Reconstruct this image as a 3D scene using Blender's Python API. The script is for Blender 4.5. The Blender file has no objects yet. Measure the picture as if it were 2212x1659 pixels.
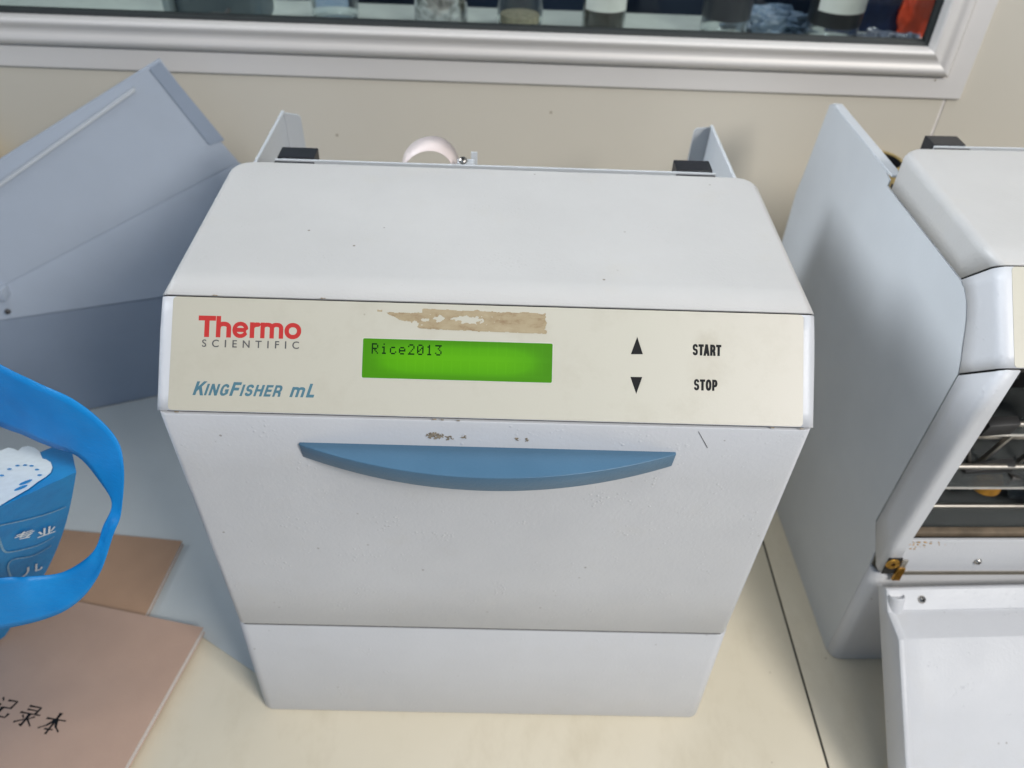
import bpy, bmesh, math, random
from mathutils import Vector, Matrix, noise
random.seed(7)
S = bpy.context.scene
# ------------------------------------------------------------ camera
def make_camera():
    yaw, pitch, roll = 0.026656, 0.706339, -0.044903
    f = Vector((math.sin(yaw)*math.cos(pitch), math.cos(yaw)*math.cos(pitch), -math.sin(pitch)))
    r = Vector((math.cos(yaw), -math.sin(yaw), 0)); d = f.cross(r)
    c, s = math.cos(roll), math.sin(roll)
    X = c*r + s*d; D = -s*r + c*d
    cam = bpy.data.cameras.new('camera'); o = bpy.data.objects.new('camera', cam); S.collection.objects.link(o)
    M = Matrix((X, -D, -f)).transposed().to_4x4(); M.translation = Vector((0.0036, -0.34815, 0.66416))
    o.matrix_world = M
    cam.sensor_width = 36; cam.lens = 36*1781.88/2212; cam.clip_start = 0.01; cam.clip_end = 50
    cam.dof.use_dof = True; cam.dof.focus_distance = 0.452; cam.dof.aperture_fstop = 8.5
    S.camera = o
make_camera()
W = bpy.data.worlds.new('World'); S.world = W; W.use_nodes = True
W.node_tree.nodes['Background'].inputs[0].default_value = (0.52, 0.72, 1.0, 1)
W.node_tree.nodes['Background'].inputs[1].default_value = 0.31
S.view_settings.view_transform = 'Standard'; S.view_settings.look = 'None'
S.view_settings.exposure = 0; S.view_settings.gamma = 1
def area(name, loc, target, sx, sy, power, col):
    L = bpy.data.lights.new(name, 'AREA'); L.shape = 'RECTANGLE'; L.size = sx; L.size_y = sy
    L.energy = power; L.color = col
    o = bpy.data.objects.new(name, L); S.collection.objects.link(o); o.location = loc
    o.rotation_euler = (Vector(target)-Vector(loc)).to_track_quat('-Z', 'Y').to_euler()
    return o
area('room_light', (1.34, -1.52, 1.82), (0.0, 0.1, 0.25), 0.8, 0.6, 50, (1.0, 0.965, 0.915))
area('ceiling_light', (0.25, -0.55, 2.3), (0.15, -0.10, 0.0), 1.0, 0.35, 1.0, (1.0, 0.95, 0.87)).data.spread = math.radians(60)
area('window_light', (-1.5, 0.34, 1.60), (0.42, 0.16, 0.38), 0.6, 0.7, 2.5, (0.90, 0.95, 1.0)).data.spread = math.radians(36)

# ------------------------------------------------------------ helpers
C = S.collection
def link(name, me, parent=None, mats=None):
    o = bpy.data.objects.new(name, me); C.objects.link(o)
    if mats is not None:
        for m in (mats if isinstance(mats, (list, tuple)) else [mats]): me.materials.append(m)
    if parent: o.parent = parent
    return o
def tag(o, label=None, cat=None, group=None, kind=None):
    if label: o['label'] = label
    if cat: o['category'] = cat
    if group: o['group'] = group
    if kind: o['kind'] = kind
    return o
def empty(name, loc, label, cat, group=None, rz=0):
    o = bpy.data.objects.new(name, None); C.objects.link(o); o.location = loc; o.rotation_euler = (0, 0, rz)
    o.empty_display_size = 0.02
    return tag(o, label, cat, group)
def from_bm(name, bm, mat, parent=None, smooth=False, angle=40):
    me = bpy.data.meshes.new(name); bm.normal_update(); bm.to_mesh(me); bm.free()
    if smooth:
        me.polygons.foreach_set('use_smooth', [True]*len(me.polygons))
        try: me.set_sharp_from_angle(angle=math.radians(angle))
        except Exception: pass
    me.update()
    return link(name, me, parent, mat)
def pydata(name, vs, fs, mat, parent=None, smooth=False, angle=40):
    bm = bmesh.new(); V = [bm.verts.new(v) for v in vs]
    for f in fs:
        try: bm.faces.new([V[i] for i in f])
        except ValueError: pass
    return from_bm(name, bm, mat, parent, smooth, angle)
def box_bm(bm, x0, x1, y0, y1, z0, z1, bevel=0.0, seg=2, M=None):
    t = bmesh.new()
    bmesh.ops.create_cube(t, size=1)
    for v in t.verts:
        v.co = Vector(((x0+x1)/2+v.co.x*(x1-x0), (y0+y1)/2+v.co.y*(y1-y0), (z0+z1)/2+v.co.z*(z1-z0)))
    if bevel > 0: bmesh.ops.bevel(t, geom=t.edges[:], offset=bevel, segments=seg, profile=0.5, affect='EDGES')
    if M is not None: bmesh.ops.transform(t, matrix=M, verts=t.verts)
    me = bpy.data.meshes.new('t'); t.to_mesh(me); t.free(); bm.from_mesh(me); bpy.data.meshes.remove(me)
def box(name, b, mat, parent=None, bevel=0.0, M=None):
    bm = bmesh.new(); box_bm(bm, *b, bevel=bevel, M=M)
    return from_bm(name, bm, mat, parent, bevel > 0)
def lathe(name, prof, mat, parent=None, seg=40, loc=(0, 0, 0), M=None):
    vs = []; fs = []; n = len(prof)
    for i in range(seg):
        a = 2*math.pi*i/seg
        for r, z in prof:
            v = Vector((r*math.cos(a), r*math.sin(a), z))
            if M is not None: v = M @ v
            vs.append(v+Vector(loc))
    for i in range(seg):
        for k in range(n-1):
            a = i*n+k; b = ((i+1) % seg)*n+k
            fs.append((a, b, b+1, a+1))
    bm = bmesh.new(); V = [bm.verts.new(v) for v in vs]
    for f in fs: bm.faces.new([V[i] for i in f])
    bmesh.ops.remove_doubles(bm, verts=bm.verts, dist=1e-6)
    bmesh.ops.recalc_face_normals(bm, faces=bm.faces)
    return from_bm(name, bm, mat, parent, True, 35)
def solid(o, t, off=-1):
    m = o.modifiers.new('thickness', 'SOLIDIFY'); m.thickness = t; m.offset = off; return o

# ------------------------------------------------------------ materials
class NT:
    def __init__(s, name):
        s.m = bpy.data.materials.new(name); s.m.use_nodes = True; s.t = s.m.node_tree; s.n = s.t.nodes; s.l = s.t.links
        s.b = s.n['Principled BSDF']; s.tc = s.n.new('ShaderNodeTexCoord')
    def new(s, ty, **k):
        n = s.n.new(ty)
        for a, v in k.items():
            if a.startswith('i_'):
                key = a[2:]; key = int(key) if key.isdigit() else key.replace('_', ' ')
                n.inputs[key].default_value = v
            else: setattr(n, a, v)
        return n
    def noise(s, scale, detail=3, rough=0.5, coord=None, vec_scale=None):
        n = s.new('ShaderNodeTexNoise', i_Scale=scale, i_Detail=detail, i_Roughness=rough)
        src = s.tc.outputs['Object']
        if vec_scale:
            mp = s.new('ShaderNodeMapping'); mp.inputs['Scale'].default_value = vec_scale
            s.l.new(src, mp.inputs[0]); src = mp.outputs[0]
        s.l.new(src, n.inputs['Vector']); return n.outputs['Fac']
    def ramp(s, src, stops):
        r = s.new('ShaderNodeValToRGB'); e = r.color_ramp.elements
        while len(e) < len(stops): e.new(0.5)
        for i, (p, c) in enumerate(stops):
            e[i].position = p; e[i].color = (*c, 1) if len(c) == 3 else c
        s.l.new(src, r.inputs[0]); return r.outputs['Color']
    def mix(s, a, b, f, mode='MIX'):
        m = s.new('ShaderNodeMix', data_type='RGBA', blend_type=mode)
        for sock, v in ((m.inputs[6], a), (m.inputs[7], b), (m.inputs[0], f)):
            if hasattr(v, 'links'): s.l.new(v, sock)
            elif isinstance(v, (int, float)): sock.default_value = v
            else: sock.default_value = (*v, 1)
        return m.outputs[2]
    def bump(s, h, strength, dist):
        b = s.new('ShaderNodeBump'); b.inputs['Strength'].default_value = strength; b.inputs['Distance'].default_value = dist
        s.l.new(h, b.inputs['Height'])
        if s.b.inputs['Normal'].links:
            s.l.new(s.b.inputs['Normal'].links[0].from_socket, b.inputs['Normal'])
        s.l.new(b.outputs[0], s.b.inputs['Normal'])
    def color(s, v):
        if hasattr(v, 'links'): s.l.new(v, s.b.inputs['Base Color'])
        else: s.b.inputs['Base Color'].default_value = (*v, 1)
    def set(s, **k):
        for a, v in k.items(): s.b.inputs[a.replace('_', ' ')].default_value = v
def simple(name, col, rough=0.5, metal=0, var=0.06, scale=60, bump=0.0, bscale=300, **k):
    n = NT(name)
    a = tuple(min(1, c*(1-var)) for c in col); b = tuple(min(1, c*(1+var)) for c in col)
    n.color(n.ramp(n.noise(scale, 4), [(0.3, a), (0.7, b)]))
    n.set(Roughness=rough, Metallic=metal, **k)
    if bump: n.bump(n.noise(bscale, 3), bump, 0.001)
    return n.m
def paint(name, col, rough=0.42, dirt=0.6, pimple=0.45, peel=0.25):
    n = NT(name)
    base = n.ramp(n.noise(9, 5, 0.6), [(0.3, tuple(c*0.94 for c in col)), (0.7, tuple(min(1, c*1.03) for c in col))])
    # sparse small specks of dirt
    v = n.new('ShaderNodeTexVoronoi', feature='F1', i_Scale=85.0)
    n.l.new(n.tc.outputs['Object'], v.inputs['Vector'])
    sp = n.ramp(v.outputs['Distance'], [(0.055, (1, 1, 1)), (0.085, (0, 0, 0))])
    sel = n.ramp(n.noise(31, 2), [(0.54, (0, 0, 0)), (0.62, (1, 1, 1))])
    f = n.new('ShaderNodeMath', operation='MULTIPLY'); n.l.new(sp, f.inputs[0]); n.l.new(sel, f.inputs[1])
    f2 = n.new('ShaderNodeMath', operation='MULTIPLY', i_1=dirt); n.l.new(f.outputs[0], f2.inputs[0])
    base = n.mix(base, (0.16, 0.13, 0.10), f2.outputs[0])
    # wiped grime clouds
    g = n.ramp(n.noise(26, 6, 0.7), [(0.56, (0, 0, 0)), (0.80, (1, 1, 1))])
    gm = n.new('ShaderNodeMath', operation='MULTIPLY', i_1=0.25*dirt); n.l.new(g, gm.inputs[0])
    base = n.mix(base, (0.50, 0.46, 0.38), gm.outputs[0])
    n.color(base); n.set(Roughness=rough)
    n.l.new(n.ramp(n.noise(40, 4), [(0.3, (rough-0.05,)*3), (0.7, (rough+0.09,)*3)]), n.b.inputs['Roughness'])
    # powder-coat orange peel and the pimples in it
    n.bump(n.noise(420, 2), peel, 0.0006)
    v2 = n.new('ShaderNodeTexVoronoi', feature='F1', i_Scale=300.0); n.l.new(n.tc.outputs['Object'], v2.inputs['Vector'])
    pm = n.ramp(v2.outputs['Distance'], [(0.10, (1, 1, 1)), (0.34, (0, 0, 0))])
    ps = n.ramp(n.noise(48, 4, 0.6), [(0.55, (0, 0, 0)), (0.68, (1, 1, 1))])
    pp = n.new('ShaderNodeMath', operation='MULTIPLY'); n.l.new(pm, pp.inputs[0]); n.l.new(ps, pp.inputs[1])
    n.bump(pp.outputs[0], pimple, 0.0007)
    return n.m
M = {}
M['paint'] = paint('white_powder_coat', (0.60, 0.605, 0.625))
M['paint_top'] = paint('cover_powder_coat', (0.51, 0.50, 0.485), rough=0.5, dirt=0.9, pimple=0.3)
M['paint_side'] = paint('side_powder_coat', (0.56, 0.585, 0.61), rough=0.38, dirt=0.1, pimple=0.1, peel=0.12)
M['paint_grey'] = paint('grey_blue_paint', (0.44, 0.49, 0.565), rough=0.36, dirt=0.1, pimple=0.05, peel=0.1)
M['paint_grey_shade'] = paint('grey_blue_shade', (0.30, 0.35, 0.43), rough=0.4, dirt=0.1, pimple=0.05, peel=0.1)  # darker copy of the grey blue housing paint, shade put into the colour
def label_film():
    n = NT('control_film')
    sep = n.new('ShaderNodeSeparateXYZ'); n.l.new(n.tc.outputs['Object'], sep.inputs[0])
    mr = n.new('ShaderNodeMapRange', i_1=-0.17, i_2=0.17); n.l.new(sep.outputs[0], mr.inputs[0])
    g = n.ramp(mr.outputs[0], [(0.0, (0.485, 0.455, 0.37)), (0.35, (0.50, 0.475, 0.395)), (0.75, (0.50, 0.475, 0.395)), (1.0, (0.51, 0.475, 0.405))])
    b = n.mix(g, (0.46, 0.42, 0.34), 0.0)
    gr = n.ramp(n.noise(38, 6, 0.7), [(0.50, (0, 0, 0)), (0.85, (1, 1, 1))])
    m = n.new('ShaderNodeMath', operation='MULTIPLY', i_1=0.5); n.l.new(gr, m.inputs[0])
    b = n.mix(b, (0.40, 0.365, 0.285), m.outputs[0])
    v = n.new('ShaderNodeTexVoronoi', feature='F1', i_Scale=130.0); n.l.new(n.tc.outputs['Object'], v.inputs['Vector'])
    sp = n.ramp(v.outputs['Distance'], [(0.05, (1, 1, 1)), (0.09, (0, 0, 0))])
    sel = n.ramp(n.noise(25, 2), [(0.60, (0, 0, 0)), (0.68, (1, 1, 1))])
    f = n.new('ShaderNodeMath', operation='MULTIPLY'); n.l.new(sp, f.inputs[0]); n.l.new(sel, f.inputs[1])
    f3 = n.new('ShaderNodeMath', operation='MULTIPLY', i_1=0.5); n.l.new(f.outputs[0], f3.inputs[0])
    b = n.mix(b, (0.2, 0.16, 0.1), f3.outputs[0])
    # worn, greasy patches where fingers press START and STOP
    for (px, pz, r, k) in ((0.121, 0.3902, 0.011, 0.32), (0.121, 0.3775, 0.014, 0.10)):
        c = n.new('ShaderNodeVectorMath', operation='DISTANCE'); n.l.new(n.tc.outputs['Object'], c.inputs[0])
        c.inputs[1].default_value = (px, -0.006 + (pz-0.36)*0.6, pz)
        nn = n.noise(300, 3); ad = n.new('ShaderNodeMath', operation='MULTIPLY_ADD', i_1=0.006, i_2=-0.003); n.l.new(nn, ad.inputs[0])
        s2 = n.new('ShaderNodeMath', operation='ADD'); n.l.new(c.outputs['Value'], s2.inputs[0]); n.l.new(ad.outputs[0], s2.inputs[1])
        mm = n.new('ShaderNodeMapRange', i_1=r, i_2=r*0.55, i_3=0.0, i_4=k); n.l.new(s2.outputs[0], mm.inputs[0])
        b = n.mix(b, (0.33, 0.28, 0.20), mm.outputs[0])
    n.color(b); n.set(Roughness=0.42)
    n.bump(n.noise(900, 2), 0.12, 0.0003)
    return n.m
M['film'] = label_film()
M['black'] = simple('black_plastic', (0.012, 0.012, 0.015), 0.45, var=0.2)
M['seam'] = simple('dark_gap', (0.02, 0.018, 0.015), 0.9, var=0.3)
M['ink_red'] = simple('red_ink', (0.47, 0.022, 0.018), 0.45, var=0.05)
M['ink_grey'] = simple('grey_ink', (0.09, 0.085, 0.085), 0.5)
M['ink_teal'] = simple('teal_ink', (0.06, 0.16, 0.21), 0.45)
M['ink_black'] = simple('black_ink', (0.010, 0.010, 0.011), 0.6, IOR=1.25)
M['lcd_ink'] = simple('lcd_pixels', (0.003, 0.022, 0.003), 0.7, IOR=1.2)
M['chip'] = simple('worn_edge', (0.55, 0.42, 0.22), 0.5)
M['handle'] = None
n = NT('blue_powder_coat')
n.color(n.ramp(n.noise(30, 4), [(0.3, (0.060, 0.140, 0.225)), (0.7, (0.070, 0.158, 0.25))])); n.set(Roughness=0.36)
n.bump(n.noise(500, 3), 0.3, 0.0006); M['handle'] = n.m
n = NT('lcd_backlight')
sep = n.new('ShaderNodeSeparateXYZ'); n.l.new(n.tc.outputs['Generated'], sep.inputs[0])
def edge(out, w):
    a = n.new('ShaderNodeMath', operation='SUBTRACT', i_1=0.5); n.l.new(out, a.inputs[0])
    b = n.new('ShaderNodeMath', operation='ABSOLUTE'); n.l.new(a.outputs[0], b.inputs[0])
    c = n.new('ShaderNodeMapRange', i_1=0.5, i_2=0.5-w, i_3=0.0, i_4=1.0, interpolation_type='SMOOTHSTEP'); n.l.new(b.outputs[0], c.inputs[0]); return c.outputs[0]
ex = edge(sep.outputs[0], 0.30); ey = edge(sep.outputs[2], 0.48)
mu = n.new('ShaderNodeMath', operation='MULTIPLY'); n.l.new(ex, mu.inputs[0]); n.l.new(ey, mu.inputs[1])
col = n.ramp(mu.outputs[0], [(0.0, (0.050, 0.235, 0.001)), (0.35, (0.075, 0.335, 0.0)), (1.0, (0.09, 0.375, 0.0))])
n.color((0.006, 0.012, 0.001)); n.set(Roughness=0.5, IOR=1.25); n.l.new(col, n.b.inputs['Emission Color']); n.set(Emission_Strength=1.12)
M['lcd'] = n.m
n = NT('old_tape_glue')
n.color(n.ramp(n.noise(180, 5, 0.7, vec_scale=(0.5, 1, 1)), [(0.30, (0.24, 0.155, 0.08)), (0.46, (0.34, 0.265, 0.155)), (0.75, (0.41, 0.335, 0.215))])); n.set(Roughness=0.65); M['tape'] = n.m
M['rust'] = simple('brown_dirt', (0.30, 0.24, 0.17), 0.8, var=0.4, scale=400)
M['steel'] = simple('screw_steel', (0.55, 0.52, 0.48), 0.28, 1.0, var=0.15)
M['alum'] = simple('brushed_aluminium', (0.44, 0.41, 0.365), 0.45, 0.9, var=0.12, scale=30, bump=0.2, bscale=200)
M['brass'] = simple('brass_pins', (0.55, 0.30, 0.06), 0.35, 0.9, var=0.4, scale=300)
M['amber'] = simple('amber_plastic', (0.42, 0.20, 0.03), 0.3, var=0.4, scale=90)
M['interior'] = simple('dark_interior', (0.035, 0.034, 0.034), 0.5, var=0.4, scale=25)
n = NT('bench_laminate')
b = n.ramp(n.noise(5, 5, 0.6), [(0.3, (0.70, 0.63, 0.485)), (0.7, (0.76, 0.69, 0.55))])
g = n.ramp(n.noise(18, 7, 0.72, vec_scale=(1, 0.5, 1)), [(0.50, (0, 0, 0)), (0.80, (1, 1, 1))])
gm = n.new('ShaderNodeMath', operation='MULTIPLY', i_1=0.38); n.l.new(g, gm.inputs[0])
b = n.mix(b, (0.50, 0.42, 0.28), gm.outputs[0])
v = n.new('ShaderNodeTexVoronoi', feature='F1', i_Scale=46.0); n.l.new(n.tc.outputs['Object'], v.inputs['Vector'])
sp = n.ramp(v.outputs['Distance'], [(0.035, (1, 1, 1)), (0.06, (0, 0, 0))])
sel = n.ramp(n.noise(17, 2), [(0.48, (0, 0, 0)), (0.58, (1, 1, 1))])
f = n.new('ShaderNodeMath', operation='MULTIPLY'); n.l.new(sp, f.inputs[0]); n.l.new(sel, f.inputs[1])
f4 = n.new('ShaderNodeMath', operation='MULTIPLY', i_1=0.6); n.l.new(f.outputs[0], f4.inputs[0])
b = n.mix(b, (0.25, 0.17, 0.08), f4.outputs[0])
n.color(b); n.l.new(n.ramp(n.noise(12, 5), [(0.3, (0.26,)*3), (0.75, (0.42,)*3)]), n.b.inputs['Roughness']); M['bench'] = n.m
n = NT('wall_panel_paint')
b = n.ramp(n.noise(3, 4), [(0.3, (0.66, 0.61, 0.515)), (0.7, (0.70, 0.65, 0.555))])
n.color(b); n.set(Roughness=0.45); n.bump(n.noise(120, 3), 0.08, 0.0006); M['wall'] = n.m
M['wallseam'] = simple('seam_filler', (0.88, 0.83, 0.80), 0.5)
n = NT('anodised_window_frame')
n.color(n.ramp(n.noise(12, 4, vec_scale=(0.2, 1, 1)), [(0.3, (0.76, 0.725, 0.69)), (0.7, (0.82, 0.785, 0.75))]))
n.set(Roughness=0.52, Metallic=0.15); M['frame'] = n.m
M['gasket'] = simple('rubber_gasket', (0.03, 0.035, 0.035), 0.6)
def glass(name, col=(0.95, 0.98, 0.98), rough=0.02):
    n = NT(name); n.color(col); n.set(Roughness=rough, Transmission_Weight=1.0, IOR=1.45); return n.m
M['glass'] = glass('clear_glass')
n = NT('window_pane'); n.t.nodes.remove(n.b)
tr = n.new('ShaderNodeBsdfTransparent', i_Color=(0.93, 0.96, 0.95, 1)); gl = n.new('ShaderNodeBsdfGlossy', i_Roughness=0.03)
fr = n.new('ShaderNodeFresnel', i_IOR=1.35); mx = n.new('ShaderNodeMixShader')
n.l.new(fr.outputs[0], mx.inputs[0]); n.l.new(tr.outputs[0], mx.inputs[1]); n.l.new(gl.outputs[0], mx.inputs[2]); n.l.new(mx.outputs[0], n.n['Material Output'].inputs[0])
M['pane'] = n.m
M['ribbon'] = simple('pink_ribbon_cable', (0.72, 0.62, 0.59), 0.45, var=0.05)
M['kraft_pink'] = simple('pinkish_kraft_cover', (0.52, 0.35, 0.265), 0.75, var=0.03, scale=40, bump=0.15, bscale=600)
M['kraft_brown'] = simple('brown_kraft_cover', (0.40, 0.25, 0.16), 0.75, var=0.04, scale=40, bump=0.15, bscale=600)
M['paper'] = simple('page_edges', (0.62, 0.57, 0.54), 0.8, var=0.12, scale=900)
n = NT('blue_nonwoven')
n.color(n.ramp(n.noise(60, 4), [(0.3, (0.0, 0.21, 0.52)), (0.7, (0.0, 0.26, 0.60))])); n.set(Roughness=0.55)
n.bump(n.noise(700, 2), 0.35, 0.0006); M['bag'] = n.m
n = NT('blue_nonwoven_strap')
n.color(n.ramp(n.noise(40, 4), [(0.3, (0.0, 0.20, 0.55)), (0.7, (0.0, 0.25, 0.64))])); n.set(Roughness=0.5)
n.bump(n.noise(250, 4, vec_scale=(1, 1, 4)), 0.3, 0.001); M['strap'] = n.m
M['print'] = simple('pale_screen_print', (0.74, 0.80, 0.83), 0.6, var=0.04, scale=200)
M['print2'] = simple('light_blue_print', (0.20, 0.40, 0.58), 0.6, var=0.25, scale=500)
M['yellow'] = simple('yellow_card', (0.55, 0.40, 0.10), 0.5)
M['can'] = simple('ochre_yellow_plastic', (0.42, 0.31, 0.12), 0.35)

# ------------------------------------------------------------ setting: bench, wall
bench = empty('lab_bench', (0, 0, 0), 'cream laminate lab bench top with a dark joint running to the wall', 'bench')
box('bench_panel', (-1.3, 0.2822, -0.5, 0.4995, -0.03, 0), M['bench'], bench, 0.0004)
box('bench_panel', (0.2842, 1.4, -0.5, 0.4995, -0.03, 0), M['bench'], bench, 0.0004)
box('joint_strip', (0.2822, 0.2842, -0.5, 0.4995, -0.03, -0.0012), M['seam'], bench)
pydata('floor', [(-3, -3, -0.9), (3, -3, -0.9), (3, 3, -0.9), (-3, 3, -0.9)], [(0, 1, 2, 3)], simple('grey_floor', (0.3, 0.3, 0.3), 0.5))['kind'] = 'structure'
# wall with the window opening: x<0.466, z>0.356
wall = bmesh.new()
box_bm(wall, -1.4, 0.4630, 0.5, 0.56, -0.9, 0.356)
box_bm(wall, 0.4660, 1.6, 0.5, 0.56, -0.9, 1.3)
wall = from_bm('wall', wall, M['wall']); wall['kind'] = 'structure'
ws = box('wall_joint', (0.4630, 0.4660, 0.501, 0.56, -0.9, 0.356), M['wallseam'], wall)

for (x, z) in ((-0.1739, 0.2852), (0.0544, 0.3183)):
    lathe('stain_spot', [(0, 0.0002), (0.0013, 0.0002), (0.0013, 0)], M['rust'], wall, 10, (x, 0.5, z), Matrix.Rotation(math.radians(90), 3, 'X'))
# window: profile swept along sill and stile (mitred)
win = empty('interior_window', (0.4775, 0.5, 0.3485), 'observation window with champagne aluminium frame in the cream wall', 'window')
prof = [(0.0, 0.0), (0.0, 0.0035), (0.0012, 0.005), (0.0215, 0.005), (0.0222, 0.0025), (0.0232, 0.0025), (0.0238, 0.0075), (0.0245, 0.0095), (0.027, 0.0125), (0.030, 0.0145), (0.033, 0.0142), (0.0355, 0.0125),
        (0.038, 0.0118), (0.041, 0.0126), (0.044, 0.0150), (0.047, 0.0172), (0.049, 0.0175), (0.0508, 0.0165), (0.0518, 0.0135), (0.0522, 0.004), (0.0522, 0.001)]
def sweep(kind, pr, name, mat):
    vs = []; fs = []
    for i, (u, h) in enumerate(pr):
        c = (-u, -h, u)
        e = (-1.9, -h, u) if kind == 'sill' else (-u, -h, 0.95)
        vs += [c, e]
    for i in range(len(pr)-1):
        a = 2*i
        fs.append((a, a+1, a+3, a+2) if kind == 'stile' else (a, a+2, a+3, a+1))
    o = pydata(name, vs, fs, mat, win, True, 50); return o
sweep('sill', prof, 'frame_rail', M['frame']); sweep('stile', prof, 'frame_stile', M['frame'])
gk = [(0.0522, 0.004), (0.0555, 0.0035), (0.0562, 0.0), (0.0562, -0.006)]
sweep('sill', gk, 'gasket', M['gasket']); sweep('stile', gk, 'gasket', M['gasket'])
box('glass_pane', (-1.9, -0.054, 0.002, 0.006, 0.054, 0.95), M['pane'], win)
# grime and a few spots on the frame
for (x, z, r) in ((-0.0335, 0.0195, 0.0010),):
    lathe('stain_spot', [(0, 0.0002), (r, 0.0002), (r, 0)], M['rust'], win, 10, (x, -0.0052, z), Matrix.Rotation(math.radians(90), 3, 'X'))

# ------------------------------------------------------------ the instrument
HW = 0.1837; FD = 0.030
A_ = (0.1876, 0.4033); B_ = (0.0300, 0.3998); C_ = (-0.0151, 0.3527); D_ = (0.0, 0.1263); E_ = (0.0, 0.0)
def across(r=0.0062, d0=0.0, d1=FD, half=HW, left=True, right=True, seg=8, front=18):
    """points (x, d): d measured inwards from the outer skin"""
    L = []
    if d1 > r: L.append((-half, d1))
    if d1 > r*2: L.append((-half, (d1+r)/2))
    for i in range(seg+1):
        a = math.pi/2*i/seg
        L.append((-half+r-r*math.cos(a), r-r*math.sin(a)))
    R = [(-x, d) for x, d in reversed(L)]
    xs = [-half+r+(2*half-2*r)*i/front for i in range(1, front)]
    return L+[(x, 0.0) for x in xs]+R
def shell(name, rows, acr, mat, parent, thick=0.0012, fd=FD, flip=False):
    """rows = [(outer(y,z), inner gap(y,z), xinset)]"""
    vs = []; n = len(acr)
    for (o, g, ins) in rows:
        for (x, d) in acr:
            t = d/fd
            xx = x*(HW-ins)/HW
            vs.append((xx, o[0]+(g[0]-o[0])*t, o[1]+(g[1]-o[1])*t))
    fs = []
    for i in range(len(rows)-1):
        for k in range(n-1):
            a = i*n+k; f = (a, a+1, a+n+1, a+n); fs.append(f if flip else f[::-1])
    bm = bmesh.new(); V = [bm.verts.new(v) for v in vs]
    for f in fs: bm.faces.new([V[i] for i in f])
    o = from_bm(name, bm, mat, parent, True, 38)
    solid(o, thick, -1)
    return o
def lerp2(a, b, t): return (a[0]+(b[0]-a[0])*t, a[1]+(b[1]-a[1])*t)
GT0 = (0.1876, 0.3725); GB = (0.0575, 0.3715); GC = (0.0170, 0.3220); GD = (0.0262, 0.1560)
nose = [GB, (0.0490, 0.3690), (0.0415, 0.3640), (0.0350, 0.3565), (0.0300, 0.3480), (0.0255, 0.3390), (0.0205, 0.3300), GC]
FT = Vector((B_[0]-C_[0], B_[1]-C_[1])); FL = FT.length; FT.normalize(); FN = Vector((-FT.y, FT.x))   # label plane: along, outward normal (y,z)
def film_pt(x, s, h=0.0): return Vector((x, C_[0]+FT.x*s+FN.x*h, C_[1]+FT.y*s+FN.y*h))
FILM_M = Matrix(((1, 0, 0), (0, FT.x, FN.x), (0, FT.y, FN.y)))
LET_CACHE = {}
def text_mesh(body, bold=0.0, shear=0.0, space=1.0):
    cu = bpy.data.curves.new('t', 'FONT'); cu.body = body; cu.size = 1; cu.offset = bold; cu.shear = shear; cu.space_character = space
    cu.resolution_u = 4
    o = bpy.data.objects.new('t', cu); C.objects.link(o)
    dg = bpy.context.evaluated_depsgraph_get(); dg.update()
    me = bpy.data.meshes.new_from_object(o.evaluated_get(dg)); bpy.data.objects.remove(o); bpy.data.curves.remove(cu)
    P = [v.co.copy() for v in me.vertices]; F = [tuple(p.vertices) for p in me.polygons]; bpy.data.meshes.remove(me)
    return P, F
def lay(pieces, place, name, mat, parent, thick=0.00012):
    """pieces = [(P,F,x0,x1,y0,y1[,bbox])] each stretched to its rectangle; place maps (u,v)->point"""
    vs = []; fs = []
    for P, F, x0, x1, y0, y1 in pieces:
        ax = min(p.x for p in P); bx = max(p.x for p in P); ay = min(p.y for p in P); by = max(p.y for p in P)
        k = len(vs)
        for p in P: vs.append(place(x0+(p.x-ax)/(bx-ax)*(x1-x0), y0+(p.y-ay)/(by-ay)*(y1-y0)))
        fs += [tuple(i+k for i in f) for f in F]
    o = pydata(name, vs, fs, mat, parent); solid(o, thick, 1); return o
def arc_(cx, cy, rx, ry, a0, a1, n=16, e=1.0):
    out = []
    for i in range(n+1):
        a = math.radians(a0+(a1-a0)*i/n); c, q = math.cos(a), math.sin(a)
        out.append((cx+rx*math.copysign(abs(c)**e, c), cy+ry*math.copysign(abs(q)**e, q)))
    return out
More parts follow.
